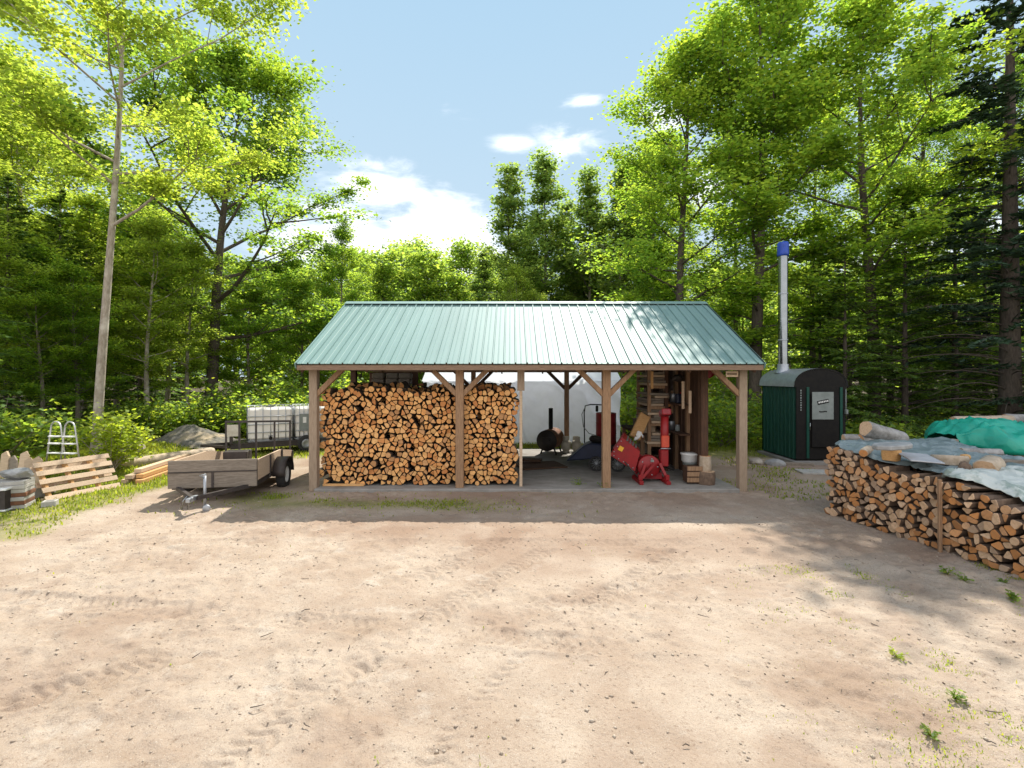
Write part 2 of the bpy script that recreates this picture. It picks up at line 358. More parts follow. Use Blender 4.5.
def dirt_mask(x, y):
    # bare sandy yard: 1 inside, 0 outside
    wob = vnoise(x, y, 1.3, 2) * 1.1 + vnoise(x, y, .4, 3) * .5
    left = np.interp(y, [0, 5.5, 7.2, 9.0, 10.5, 13, 15, 18], [-10, -8.6, -7.6, -7.5, -7.4, -7.6, -7.8, -6.5])
    right = np.interp(y, [0, 3, 5, 8.5, 11, 13, 15], [5.2, 5.0, 6.4, 7.5, 9.0, 9.5, 7.5])
    m = sstep(-.45, .45, np.minimum(x - left, right - x) + wob) * (1 - sstep(13, 15, y + wob))
    # greener strip at the foot of the shed's left end
    g = sstep(.55, .0, np.abs(y - 9.0 + (x + 3.2) * .06 + wob * .3)) * sstep(-5.2, -4.3, x) * (1 - sstep(-1.5, .5, x))
    g2 = sstep(.5, .0, np.hypot((x + 4.75) * .8, y - 9.4) - .35 + wob * .4)
    return np.clip(m - .75 * np.maximum(g, g2), 0, 1)
TRACKS = [curve((-2.0, 2.4), (-1.1, 4.6), (.9, 7.3)), curve((-.65, 2.4), (-.1, 4.2), (2.2, 6.6)), curve((-3.6, 3.6), (-1.5, 4.8), (-.2, 7.0)), curve((-6.5, 5.3), (-2.5, 4.9), (1.5, 4.1)), curve((-6.5, 6.9), (-2, 6.9), (4.2, 7.0)), curve((-1.5, 3.6), (.4, 5.6), (3.8, 6.1))]
def detail_h(x, y):
    near = 1 - sstep(10, 13, y)
    patch = sstep(-.15, .25, vnoise(x, y, 1.7, 4) + vnoise(x, y, .7, 5) * .5)
    h = vnoise(x, y, .55, 6) * .030 + vnoise(x, y, .21, 7) * .024 + (vnoise(x, y, .09, 3) * .024 + vnoise(x, y, .05, 2) * .016) * (.30 + 1.0 * patch)
    for k, tr in enumerate(TRACKS):
        d, s, run = dist_poly(x, y, tr)
        fade = sstep(-.15, .15, vnoise(x, y, .9, k + 1) + vnoise(x, y, .35, k + 3) * .6 + .10) * (.9 if k < 4 else .6)
        lug = np.maximum(0, np.sin((run + np.abs(s) * .7) * 2 * PI / .105)) ** 1.0
        inside = sstep(.16, .10, d)
        h = h + (1.0 if k < 3 else .7) * fade * inside * (-.014 - .030 * lug) + fade * .014 * sstep(.06, .0, np.abs(d - .18))
    return h * near * (.4 + .6 * dirt_mask(x, y))
def axis_pts(start, end, d0, g):
    a = [start]; d = d0
    while a[-1] < end: a.append(a[-1] + d); d *= g
    return a
xs_pos = list(np.arange(0, 5.2, .023)) + axis_pts(5.2, 1500, .026, 1.022)
gx = np.array([-v for v in reversed(xs_pos[1:])] + xs_pos)
ya = [1.6]
while ya[-1] < 12: ya.append(ya[-1] + max(.017, .0042 * ya[-1]))
ya += axis_pts(ya[-1] + .06, 1500, .07, 1.05)
yb = [-v for v in reversed(axis_pts(.3, 60, .5, 1.3))] if False else [-60, -20, -6, -2, 0, .8, 1.3]
gy = np.array(yb + ya)
GX, GY = np.meshgrid(gx, gy)
GZ = base_h(GX, GY) + detail_h(GX, GY)
nx, ny = len(gx), len(gy)
idx = np.arange(nx * ny).reshape(ny, nx)
Fq = np.stack([idx[:-1, :-1], idx[:-1, 1:], idx[1:, 1:], idx[1:, :-1]], -1).reshape(-1, 4)
def ground_mat():
    m, nt, out = new_mat('yard_soil')
    p = nt.nodes.new('ShaderNodeBsdfPrincipled'); nt.links.new(p.outputs[0], out.inputs[0]); p.inputs['Roughness'].default_value = .95; p.inputs['Specular IOR Level'].default_value = .15
    a1 = N(nt, 'ShaderNodeAttribute', attribute_name='bare'); a2 = N(nt, 'ShaderNodeAttribute', attribute_name='damp')
    sand = mixc(nt, (.325, .246, .182), (.41, .332, .258), ramp(nt, noise(nt, .9, 6, .65), [(.38, 0.0), (.6, 1.0)]))
    sand = mixc(nt, sand, (.275, .20, .138), ramp(nt, noise(nt, .55, 5, .7, (1, 1.6, 1), dist=.5), [(.54, 0.0), (.70, .75)]))
    sand = mixc(nt, sand, (.47, .41, .34), ramp(nt, noise(nt, 2.3, 5, .7), [(.57, 0.0), (.72, .7)]))
    sand = mixc(nt, sand, (.17, .11, .07), ramp(nt, noise(nt, 30, 4, .75), [(.56, 0.0), (.68, .7)]))
    sand = mixc(nt, sand, (.54, .49, .42), ramp(nt, noise(nt, 55, 2, .6), [(.66, 0.0), (.74, .6)]))
    sand = mixc(nt, sand, (.20, .14, .10), ramp(nt, noise(nt, 110, 3, .8), [(.54, 0.0), (.70, .8)]))
    sand = mixc(nt, sand, (.60, .55, .48), ramp(nt, noise(nt, 150, 2, .7), [(.60, 0.0), (.72, .7)]))
    sand = mixc(nt, sand, (.245, .165, .115), a2.outputs['Fac'])
    turf = mixc(nt, (.15, .16, .045), (.24, .22, .075), ramp(nt, noise(nt, 3, 5, .7), [(.4, 0.0), (.6, 1.0)]))
    c = mixc(nt, turf, sand, a1.outputs['Fac'])
    a3 = N(nt, 'ShaderNodeAttribute', attribute_name='forest')
    litter = mixc(nt, (.055, .042, .025), (.10, .075, .04), ramp(nt, noise(nt, 5, 5, .7), [(.4, 0.0), (.6, 1.0)]))
    c = mixc(nt, c, litter, a3.outputs['Fac'])
    nt.links.new(c, p.inputs['Base Color'])
    b = nt.nodes.new('ShaderNodeBump'); b.inputs['Strength'].default_value = .8; b.inputs['Distance'].default_value = .022
    nt.links.new(noise(nt, 34, 6, .75), b.inputs['Height']); nt.links.new(b.outputs[0], p.inputs['Normal'])
    return m
me = quads_mesh('ground', np.stack([GX, GY, GZ], -1), Fq, [ground_mat()], True)
bare = dirt_mask(GX, GY)
damp = .5 * sstep(1.1, .1, np.abs(GY - 7.35 + .12 * GX) + vnoise(GX, GY, .8, 1) * 1.0) * sstep(-4.5, -2, GX) + .25 * sstep(8.2, 9.2, GY) + .35 * sstep(.1, .35, vnoise(GX, GY, .9, 3) + vnoise(GX, GY, .3, 6) * .5)
forest = np.clip(np.maximum.reduce([sstep(15.5, 19, GY + vnoise(GX, GY, 2, 4) * 3), sstep(10.5, 12.5, -GX + vnoise(GX, GY, 2, 4) * 3), sstep(7.5, 9.5, GX + vnoise(GX, GY, 2, 5) * 2) * sstep(2, 5, GY)]), 0, 1)
for nm, arr in (('bare', bare), ('damp', np.clip(damp, 0, 1)), ('forest', forest * (1 - bare))):
    at_ = me.attributes.new(nm, 'FLOAT', 'POINT'); at_.data.foreach_set('value', arr.astype(np.float32).ravel())
tag(link('ground', me), kind='structure')
def gz(x, y): return float(base_h(np.array([x]), np.array([y]))[0])

# concrete slab under the shed
b = MB(); b.span((-4.02, 9.93, -.28), (4.62, 15.45, 0.0))
tag(b.build('concrete_slab', M['concrete'], bevel=.015), kind='structure')

# ------------------------------------------------------------------ vegetation generators
def leaves_mesh(name, C, size, mat_, rng, nz=1.0, tilt=.55, asp=.8, dirs=None):
    n = len(C); C = np.asarray(C)
    nrm = np.stack([rng.normal(0, tilt, n), rng.normal(0, tilt, n), np.full(n, nz)], -1); nrm /= np.linalg.norm(nrm, axis=1)[:, None]
    if dirs is None:
        a = rng.uniform(0, 2 * PI, n); d = np.stack([np.cos(a), np.sin(a), rng.uniform(-.6, .1, n)], -1)
    else: d = dirs
    d = d - nrm * (d * nrm).sum(1)[:, None]; d /= np.maximum(np.linalg.norm(d, axis=1), 1e-6)[:, None]
    s = np.cross(nrm, d); L = (size * rng.uniform(.65, 1.3, n))[:, None]; W = L * asp * .5
    V = np.stack([C - d * L * .5, C + s * W - nrm * L * .08, C + d * L * .5, C - s * W - nrm * L * .08], 1)
    return quads_mesh(name, V, np.arange(4 * n).reshape(n, 4), [mat_])

def limb_pts(p, az, el, L, rng, n=4, curl=.25):
    pts = [p]; step = L / n
    for i in range(n):
        el2 = el + curl * (i / n) + rng.uniform(-.12, .12); az += rng.uniform(-.22, .22)
        d = Vector((math.cos(az) * math.cos(el2), math.sin(az) * math.cos(el2), math.sin(el2))); pts.append(pts[-1] + d * step)
    return pts, az
def broadleaf(seed, H, r0, base, RAD, nleaf, size, leaf, bark, lean=(0, 0), el0=.25, el1=1.15, prof=None, clump=.33, flat=.36, limbs_per_m=2.4, sparse=.08, subs=5):
    rng = np.random.RandomState(seed); mb = MB()
    def trunk_p(z):
        t = z / H
        return Vector((lean[0] * z + .16 * math.sin(t * 5 + seed), lean[1] * z + .16 * math.sin(t * 4 + seed * 2) * t, z))
    def trunk_r(z): return r0 * max(.06, (1 - z / H) ** .85) * (1 + .35 * max(0, 1 - z / .5))
    zs = [-.3, 0, .25, .6] + list(np.linspace(1.2, H * .985, 14))
    mb.tube([trunk_p(z) for z in zs], [trunk_r(max(z, 0)) for z in zs], 9)
    n = max(6, int((H - base) * limbs_per_m)); cl = []
    prof = prof or (lambda t: (.45 + .55 * min(1, t * 3.2)) * (1 - t) ** .55 + .12)
    for i in range(n):
        t = (i + rng.uniform(.1, .9)) / n; z = base + t * (H - base) * .96
        L = RAD * prof(t) * rng.uniform(.5, 1.2); wgt = min(1.0, .25 + .9 * L / RAD); az = i * 2.4 + rng.uniform(-.5, .5); el = el0 + (el1 - el0) * t + rng.uniform(-.15, .15)
        pts, az2 = limb_pts(trunk_p(z), az, el, L, rng); r = min(trunk_r(z) * .55, .012 + .016 * L)
        mb.tube(pts, [r * (1 - .8 * k / 4) for k in range(5)], 5, cap=False)
        cl += [(pts[-1], 1.0, wgt), ((pts[-1] + pts[-2]) / 2, .8, wgt), (pts[2], .8, wgt), (pts[3], .9, wgt)]
        if t > .1: cl.append((pts[1], .8, wgt * .7))
        for j in range(subs):
            u = rng.uniform(.3, .98) * 4; k = min(3, int(u)); q = pts[k].lerp(pts[k+1], u - k)
            sp, _ = limb_pts(q, az + rng.choice([-1, 1]) * rng.uniform(.4, 1.1), el * .6 + rng.uniform(-.2, .35), L * rng.uniform(.22, .42) + .25, rng, 3)
            mb.tube(sp, [r * .42, r * .3, r * .2, r * .1], 3, cap=False)
            cl += [(sp[-1], 1.0, wgt), (sp[2], .8, wgt)]
    cl = [c for c in cl if rng.rand() > sparse]
    per = max(4, nleaf // len(cl)); C = []
    for c, s, wg in cl:
        k = int(per * wg * 1.35 * rng.uniform(.35, 1.65)); sg = clump * s * rng.uniform(.7, 1.3)
        C.append(np.array(c) + rng.normal(0, 1, (k, 3)) * np.array([sg, sg, sg * flat]))
    tm = mb.mesh('trunk', bark)
    return tm, leaves_mesh('crown', np.concatenate(C), size, leaf, rng, tilt=.48)
def conifer(seed, H, r0, RAD, leaf, bark, base=.6, droop=.35, gap=.26, per=4, size=.24, dead=0.0, lean=(0, 0)):
    rng = np.random.RandomState(seed); mb = MB()
    tp = lambda z: Vector((lean[0] * z, lean[1] * z, z))
    zs = [-.3, 0, .5] + list(np.linspace(1.2, H, 10)); mb.tube([tp(z) for z in zs], [max(.015, r0 * (1 - z / H) + .01) * (1 + .3 * max(0, 1 - max(z, 0) / .5)) for z in zs], 8)
    C = []; D = []; z = base
    while z < H - .1:
        t = z / H; L0 = RAD * (1 - t) ** .8 + .15
        for j in range(per):
            az = rng.uniform(0, 2 * PI); L = L0 * rng.uniform(.6, 1.1); z2 = z + rng.uniform(-.12, .12); nseg = 5; p = tp(z2); pts = [p]
            for k in range(nseg):
                el = .22 - droop * (k / nseg) * 1.6 + (.3 * t); d = Vector((math.cos(az) * math.cos(el), math.sin(az) * math.cos(el), math.sin(el))); pts.append(pts[-1] + d * L / nseg)
            mb.tube(pts, [max(.004, .008 + .007 * L) * (1 - .85 * k / nseg) for k in range(nseg + 1)], 3, cap=False)
            if t < dead and rng.rand() < .6: continue
            ns = int(L * 32) + 6
            for q in range(ns):
                u = rng.uniform(.18, 1.0) ** .8 * nseg; k = min(nseg - 1, int(u)); q0 = pts[k].lerp(pts[k+1], u - k)
                side = rng.choice([-1, 1]); wdt = .30 * L * (1 - .75 * u / nseg) * rng.uniform(.1, 1.0)
                a2 = az + side * rng.uniform(.6, 1.1); dv = Vector((math.cos(a2), math.sin(a2), -.28 - droop * .4))
                C.append(q0 + dv * wdt); D.append(dv)
        z += gap * rng.uniform(.75, 1.25)
    rng2 = np.random.RandomState(seed + 1)
    return mb.mesh('trunk', bark), leaves_mesh('crown', np.array([tuple(c) for c in C]), size, leaf, rng2, tilt=.35, asp=.34, dirs=np.array([tuple(d) for d in D]))
def bush(seed, H, RAD, nleaf, size, leaf, bark, stems=7, clump=.16):
    rng = np.random.RandomState(seed); mb = MB(); C = []; cl = []
    for i in range(stems):
        az = i * 2.4; pts, _ = limb_pts(Vector((rng.uniform(-.08, .08), rng.uniform(-.08, .08), -.1)), az, rng.uniform(.75, 1.4), H * rng.uniform(.75, 1.15), rng, 4, -.15)
        pts = [Vector((p.x * RAD / H * 1.3, p.y * RAD / H * 1.3, p.z)) for p in pts]
        mb.tube(pts, [.016, .013, .01, .007, .004], 4, cap=False); cl += [pts[4], pts[3], (pts[2] + pts[3]) / 2, (pts[3] + pts[4]) / 2, pts[2]]
        for j in range(5):
            k = rng.randint(1, 4); s, _ = limb_pts(pts[k], rng.uniform(0, 2 * PI), rng.uniform(0, .8), RAD * rng.uniform(.3, .6), rng, 2); mb.tube(s, [.007, .005, .003], 3, cap=False); cl += [s[2], s[1]]
    per = max(3, nleaf // len(cl))
    for c in cl: C.append(np.array(c) + rng.normal(0, 1, (int(per * rng.uniform(.5, 1.5)) + 1, 3)) * np.array([clump, clump, clump * .7]))
    return mb.mesh('stem', bark), leaves_mesh('foliage', np.concatenate(C), size, leaf, rng, tilt=.6)

def plant(name, meshes, loc, label, cat, group=None, scale=1.0, rz=0.0, parts=('trunk', 'crown'), sxy=None):
    root = empty(name, loc, rz, label, cat, group); s = sxy or scale; root.scale = (s, s, scale)
    for pn, mesh in zip(parts, meshes): link(pn, mesh, root)
    return root
rnd = random.Random(11)
TALL = [broadleaf(21 + i, 17.5, .19, 3.4, 3.7, 36000, .125, M['leaf_maple'], M['bark_dark'], el0=.2, el1=1.2, prof=lambda t: (.5 + .5 * min(1, t * 3)) * (1 - t) ** .42 + .1) for i in range(3)]
MID = [broadleaf(31 + i, 12.0, .15, 2.2, 3.4, 28000, .128, M['leaf_maple'], M['bark_tree']) for i in range(2)]
LIGHT = [broadleaf(41 + i, 13.0, .15, 3.0, 3.6, 29000, .125, M['leaf_light'], M['bark_pale']) for i in range(1)]
narrow = lambda t: (.45 + .55 * min(1, t * 2.5)) * (1 - t) ** .85 + .05
POP = [broadleaf(51 + i, 15.0, .15, 3.5, 2.9, 15000, .19, M['leaf_pop'], M['bark_tree'], prof=narrow, clump=.36, limbs_per_m=2.2, el0=.35, el1=1.25, sparse=.12) for i in range(2)]
FAR = [broadleaf(61 + i, 11.0, .16, 1.5, 3.8, 11000, .23, M['leaf_far'], M['bark_tree'], clump=.5, subs=4) for i in range(2)]
HEM = [conifer(71 + i, 12.0, .16, 3.1, M['needle'], M['bark_dark'], .4, gap=.25, per=5, size=.27) for i in range(2)]
SPR = [conifer(81 + i, 19.0, .30, 3.6, M['needle_blue'], M['bark_dark'], 1.2, droop=.45, gap=.30, size=.30, dead=.22) for i in range(2)]
BUSH = [bush(91 + i, 1.9, 1.3, 1500, .13, M['leaf_bush'], M['bark_tree'], 8, .2) for i in range(3)]

# --- the trees one can tell apart
LEAN = broadleaf(5, 15.5, .115, 5.8, 5.6, 46000, .108, M['leaf_light'], M['bark_pale'], lean=(.036, .0), el0=.25, el1=1.1, sparse=.16, clump=.34, limbs_per_m=2.3)
x0 = at(101, 400, 12.6); plant('maple_tree', LEAN, (x0.x + .02, 12.6, gz(x0.x, 12.6)), 'slim pale trunked maple with thin yellow green crown above the golden shrub', 'tree')
BROAD = broadleaf(8, 15.8, .28, 3.7, 7.6, 60000, .145, M['leaf_dark'], M['bark_dark'], lean=(.105, 0), el0=.15, el1=1.15, clump=.42, limbs_per_m=2.7, sparse=.10)
plant('maple_tree', BROAD, ((205 - 512) * 22 / F, 22, gz(-14, 22)), 'broad dark trunked maple leaning right between the gravel mound and the shed', 'tree')
def T(px, Y, lib, k, label, grp=None, s=1.0, name='maple_tree', cat='tree', rz=None, sxy=None):
    x = (px - 512) * Y / F
    return plant(name, lib[k % len(lib)], (x, Y, gz(x, Y)), label, cat, grp, s, rnd.uniform(0, 6.28) if rz is None else rz, sxy=sxy)
T(340, 27, MID, 1, 'thin grey stemmed tree rising just behind the left end of the shed roof', s=.88, sxy=.62)
T(757, 20.0, TALL, 0, 'tall leafy maple whose trunk rises behind the steel chimney', s=1.06, sxy=1.45)
T(684, 20.5, TALL, 1, 'tall bright maple at the open sky edge right of the poplars', s=.93, sxy=1.2)
T(868, 18.5, TALL, 2, 'tall maple with a straight dark trunk right behind the green boiler', s=.95, sxy=1.25)
T(1010, 15.5, SPR, 0, 'big dark spruce with a thick bare trunk behind the green tarp', name='spruce_tree', s=.98)
T(1066, 14.6, SPR, 1, 'blue green spruce whose boughs reach in from the right picture edge', name='spruce_tree', s=.72)
for i, (px, Y, s) in enumerate(((508, 31, 1.06), (543, 33, 1.16), (590, 33, 1.10), (622, 32, 1.10), (646, 31, 1.16), (634, 36, 1.2), (566, 36, 1.02), (484, 33, .74), (605, 38, 1.0), (528, 38, .95))):
    T(px, Y, POP, i, 'narrow poplar in the row of poplars standing behind the shed roof', 'poplars behind the shed', s, 'poplar_tree')
T(515, 27, LIGHT, 0, 'small yellow green sapling crown in front of the poplars', s=.62, sxy=.55)
# --- woods on the left
for px, Y, s in ((-75, 12, .75), (8, 16, .72), (60, 19, .80), (140, 27, .75), (170, 30, .8), (100, 27, .95), (20, 27, 1.0)):
    T(px, Y, HEM, rnd.randrange(2), 'feathery dark hemlock in the woods left of the shed', 'hemlocks in the left woods', s, 'hemlock_tree')
for px, Y, s in ((22, 20.5, 1.15), (-70, 17, 1.2), (62, 27, 1.3), (150, 33, 1.15), (-10, 31, 1.5)):
    T(px, Y, LIGHT, 0, 'pale leafed maple in the woods left of the shed', 'pale maples in the left woods', s)
for px, Y, s in ((235, 36, .95), (300, 38, .95), (360, 40, 1.1), (400, 43, 1.15), (440, 44, 1.12), (120, 38, 1.2), (180, 42, 1.1), (270, 46, 1.1), (425, 36, 1.0), (470, 40, 1.12), (330, 34, .95), (385, 34, .95), (455, 35, .85), (412, 48, 1.3)):
    T(px, Y, FAR, rnd.randrange(2), 'bushy light green tree in the far woods behind the white tanks', 'bushy far trees', s)
for px, Y, s in ((-30, 14.5, .5), (30, 17, .55), (75, 16.5, .48), (150, 18.5, .6), (190, 21, .6), (-10, 20, .75), (120, 23, .8), (250, 23, .55), (300, 25, .6), (85, 21, .75), (330, 24, .5), (40, 15.2, .42), (165, 24, .75)):
    T(px, Y, (MID + LIGHT), rnd.randrange(3), 'bushy young maple among the hemlocks left of the shed', 'young maples in the left woods', s, sxy=s * 1.15)
# --- woods on the right
for px, Y, s in ((655, 27, .85), (735, 28, 1.0), (815, 26, 1.05), (925, 24, 1.05), (968, 29, 1.1), (1030, 26, 1.1), (890, 33, 1.1), (680, 36, .9)):
    T(px, Y, TALL, rnd.randrange(3), 'slim tall maple in the woods right of the shed', 'slim maples in the right woods', s, sxy=s * .85)
for px, Y, s in ((845, 17.5, .62), (905, 17.5, .75), (955, 18.5, .85), (1040, 18, .8), (890, 23, .95), (985, 21, .8), (820, 20, .6), (930, 27, 1.0)):
    T(px, Y, HEM, rnd.randrange(2), 'shaded hemlock with layered boughs behind the green boiler', 'hemlocks in the right woods', s, 'hemlock_tree')
for px, Y, s in ((660, 30, .7), (720, 24, .5), (745, 30, .75), (700, 40, .85), (620, 42, .8), (790, 40, .9), (560, 44, .75), (500, 42, 1.05), (530, 38, .95), (600, 36, .95), (570, 34, .8), (640, 33, .95), (490, 35, .8), (850, 42, 1.0), (930, 42, 1.05), (1010, 40, 1.1)):
    T(px, Y, FAR, rnd.randrange(2), 'bushy low tree in the woods behind the right end of the shed', 'bushy trees in the right woods', s)

# --- far woods: one mass of leaves round the clearing
rng = np.random.RandomState(3); C = []
for k in range(430):
    a = rng.uniform(-1.25, 1.25); d = rng.uniform(46, 80); cx, cy = math.sin(a) * d * 1.1, math.cos(a) * d
    h = rng.uniform(8, 12.5) * (d / 55) * (1.25 if abs(a) > .35 else .85)
    m = 150; u = rng.normal(0, 1, (m, 3)); u /= np.linalg.norm(u, axis=1)[:, None]; u *= rng.uniform(.55, 1.0, (m, 1))
    C.append(np.array([cx, cy, h * .55]) + u * np.array([3.2, 3.2, h * .5]))
tag(link('distant_forest', leaves_mesh('distant_forest', np.concatenate(C), .85, M['leaf_far'], rng, tilt=.8)), kind='stuff')
# --- undergrowth of the forest floor (one mass)
C = []
def undergrowth(n, xr, yr, hmax, keep):
    x = rng.uniform(*xr, n); y = rng.uniform(*yr, n); k = keep(x, y); x, y = x[k], y[k]
    hh = hmax * (.35 + .65 * sstep(-.2, .25, vnoise(x, y, 1.4, 3)))
    for cx, cy, h in zip(x, y, hh):
        m = 26; z = gz(cx, cy); C.append(np.array([cx, cy, z + h * .5]) + rng.normal(0, 1, (m, 3)) * np.array([.22, .22, h * .28]))
undergrowth(700, (-24, -8.5), (12.5, 30), .9, lambda x, y: (x < -9.3 - (y < 14) * 1.6) & ~((x > -12) & (y < 17)))
undergrowth(700, (-9, 22), (17.5, 34), .9, lambda x, y: ~((x > -4) & (x < 4.6) & (y < 23)))
undergrowth(420, (5.3, 22), (12, 20), .9, lambda x, y: ~((x < 9.6) & (y < 15.3)) & ~((x < 12) & (y < 12)))
tag(link('undergrowth', leaves_mesh('undergrowth', np.concatenate(C), .16, M['leaf_bush'], rng, tilt=.6)), kind='stuff')
def B(name, meshes, px, Y, label, s=1.0, grp=None, z=None, rz=None, sxy=None):
    x = (px - 512) * Y / F
    return plant(name, meshes, (x, Y, gz(x, Y) if z is None else z), label, 'shrub', grp, s, rnd.uniform(0, 6) if rz is None else rz, ('stem', 'foliage'), sxy)
GOLD = bush(7, 1.45, .85, 1900, .10, M['leaf_gold'], M['bark_pale'], 9, .13)
B('golden_shrub', GOLD, 113, 11.6, 'yellow green shrub with reddish tips at the foot of the slim pale trunk', .98, z=gz(-9.3, 11.3) + .14)
B('leafy_shrub', BUSH[0], -8, 10.9, 'bright green leafy shrub behind the stone slabs at the picture edge', .95)
B('leafy_shrub', BUSH[1], 66, 13.2, 'low green shrub growing behind the aluminium pool ladder', .42)
for i, (px, Y, s) in enumerate(((255, 18.5, 1.1), (285, 20, 1.25), (232, 20, 1.2), (172, 17.5, .95), (205, 18.5, .8), (300, 18, .9), (320, 21, 1.3), (350, 20, 1.2), (150, 19, .9), (395, 22, 1.2), (270, 25, 1.6), (130, 17, .8))):
    B('leafy_shrub', BUSH[i % 3], px, Y, 'leafy shrub at the forest edge behind the gravel mound and tanks', s, 'shrubs along the left forest edge')
for i, (px, Y, s) in enumerate(((640, 19, 1.2), (655, 22, 1.5), (722, 16.2, .95), (735, 18, 1.1), (712, 19, 1.2), (745, 21, 1.3), (765, 19, .9), (690, 21, 1.4), (630, 23, 1.7), (860, 16.5, .6), (900, 15.5, .5), (940, 16, .6), (975, 15.0, .45))):
    B('leafy_shrub', BUSH[i % 3], px, Y, 'leafy shrub growing between the shed and the right woods', s, 'shrubs along the right forest edge')

# ------------------------------------------------------------------ grass, weeds, stones on the yard
def blades(n, xr, yr, hfun, dens, wid=.010):
    x = rng.uniform(*xr, n); y = rng.uniform(*yr, n); k = rng.rand(n) < dens(x, y); x, y = x[k], y[k]; n = len(x)
    h = hfun(x, y) * rng.uniform(.5, 1.3, n); a = rng.uniform(0, 2 * PI, n); z = base_h(x, y)
    wv = np.stack([np.cos(a), np.sin(a), 0 * a], -1) * wid * rng.uniform(.6, 1.4, n)[:, None]
    bend = np.stack([-np.sin(a), np.cos(a), 0 * a], -1) * (h * rng.uniform(-.6, .6, n))[:, None]
    P = np.stack([x, y, z - .01], -1); top = P + bend + np.stack([0*h, 0*h, h], -1); mid = P + bend * .35 + np.stack([0*h, 0*h, h * .6], -1)
    return np.stack([P - wv, P + wv, mid + wv * .8, top, mid - wv * .8], 1)
inshed = lambda x, y: (x > -4.1) & (x < 4.7) & (y > 9.9) & (y < 15.5)
V = [blades(60000, (-14, -5.5), (5.0, 15), lambda x, y: .05 + .05 * sstep(8, 12, y) + 0 * x, lambda x, y: np.clip((1 - dirt_mask(x, y)) * 1.2 - .15, 0, 1) * (.5 + .5 * sstep(-.2, .1, vnoise(x, y, .6, 5))) * (x > -13)),
     blades(16000, (-6.5, 1.5), (8.2, 10.0), lambda x, y: .045 + 0 * x, lambda x, y: (np.clip((1 - dirt_mask(x, y)) * 1.2, 0, 1) * sstep(-.1, .2, vnoise(x, y, .5, 6)) + .02) * ~inshed(x, y)),
     blades(26000, (-10, 9), (15.4, 19), lambda x, y: .10 + 0 * x, lambda x, y: np.where((x > -3.4) & (x < 4.0) & (y > 16.9), 0., .8)),
     blades(15000, (4.6, 9), (9.3, 16), lambda x, y: .06 + 0 * x, lambda x, y: .45 * sstep(-.1, .2, vnoise(x, y, .8, 6)) * ~((x > 7.4) & (x < 9.1) & (y > 12.8) & (y < 15.2))),
     blades(120000, (.8, 6.4), (2.4, 6.2), lambda x, y: .022 + 0 * x, lambda x, y: np.clip(sstep(.9, 5.2, x - (y - 2.4) * .35) * sstep(.07, .30, vnoise(x, y, .33, 6) + vnoise(x, y, 1.1, 4) * .5), 0, 1) * .6, .004),
     blades(2400, (-6, 5), (2.4, 8.5), lambda x, y: .03 + 0 * x, lambda x, y: sstep(.30, .40, vnoise(x, y, .27, 3)) * .8, .005)]
V = np.concatenate(V); n = len(V)
tag(link('grass', quads_mesh('grass', V, np.arange(5 * n).reshape(n, 5), [M['grass']])), kind='stuff')
# pebbles and bits of bark (stuff)
def pebbles(n, xr, yr, s0, s1, cl=None):
    x = rng.uniform(*xr, n); y = rng.uniform(*yr, n)
    if cl is not None: k = rng.rand(n) < cl(x, y); x, y = x[k], y[k]
    n = len(x); s = s0 * (s1 / s0) ** (rng.rand(n) ** 4); z = base_h(x, y) + detail_h(x, y) + s * .15
    dirs = np.array([(1,0,0),(0,1,0),(-1,0,0),(0,-1,0),(0,0,.7),(0,0,-.5)], float)
    Vv = dirs[None] * s[:, None, None] * rng.uniform(.55, 1.3, (n, 6, 1)); a = rng.uniform(0, 6.28, n); c_, s_ = np.cos(a)[:, None], np.sin(a)[:, None]
    X = Vv[..., 0] * c_ - Vv[..., 1] * s_ * .75; Y_ = Vv[..., 0] * s_ + Vv[..., 1] * c_ * .75
    V = np.stack([X + x[:, None], Y_ + y[:, None], Vv[..., 2] + z[:, None]], -1)
    f = np.array([(0,1,4),(1,2,4),(2,3,4),(3,0,4),(1,0,5),(2,1,5),(3,2,5),(0,3,5)])
    return V.reshape(-1, 3), (f[None] + 6 * np.arange(n)[:, None, None]).reshape(-1, 3)
Vp, Fp = pebbles(16000, (-7.5, 6.5), (2.4, 9.3), .004, .022)
tag(link('gravel', quads_mesh('gravel', Vp, Fp, [mat('pebble_stone', (.44, .37, .29), .9, (.26, .20, .15), 1.7)])), kind='stuff')
Vp, Fp = pebbles(380, (-5, 6.2), (2.4, 8.5), .005, .020, lambda x, y: .15 + .7 * sstep(0, 4, x))
tag(link('bark_litter', quads_mesh('bark_litter', Vp, Fp, [mat('bark_litter_brown', (.10, .06, .04), .95)])), kind='stuff')
# twigs
mb = MB()
for i in range(60):
    x, y = rng.uniform(-5.5, 5.8), rng.uniform(2.5, 8.8); a = rng.uniform(0, 6.28); L = rng.uniform(.03, .12); z = gz(x, y) + .012
    mb.tube([(x, y, z), (x + math.cos(a) * L * .5, y + math.sin(a) * L * .5, z + .008), (x + math.cos(a + .3) * L, y + math.sin(a + .3) * L, z + .004)], [.004, .0035, .002], 4)
tag(mb.build('twig_litter', M['bark_dark'], fix=False), kind='stuff')
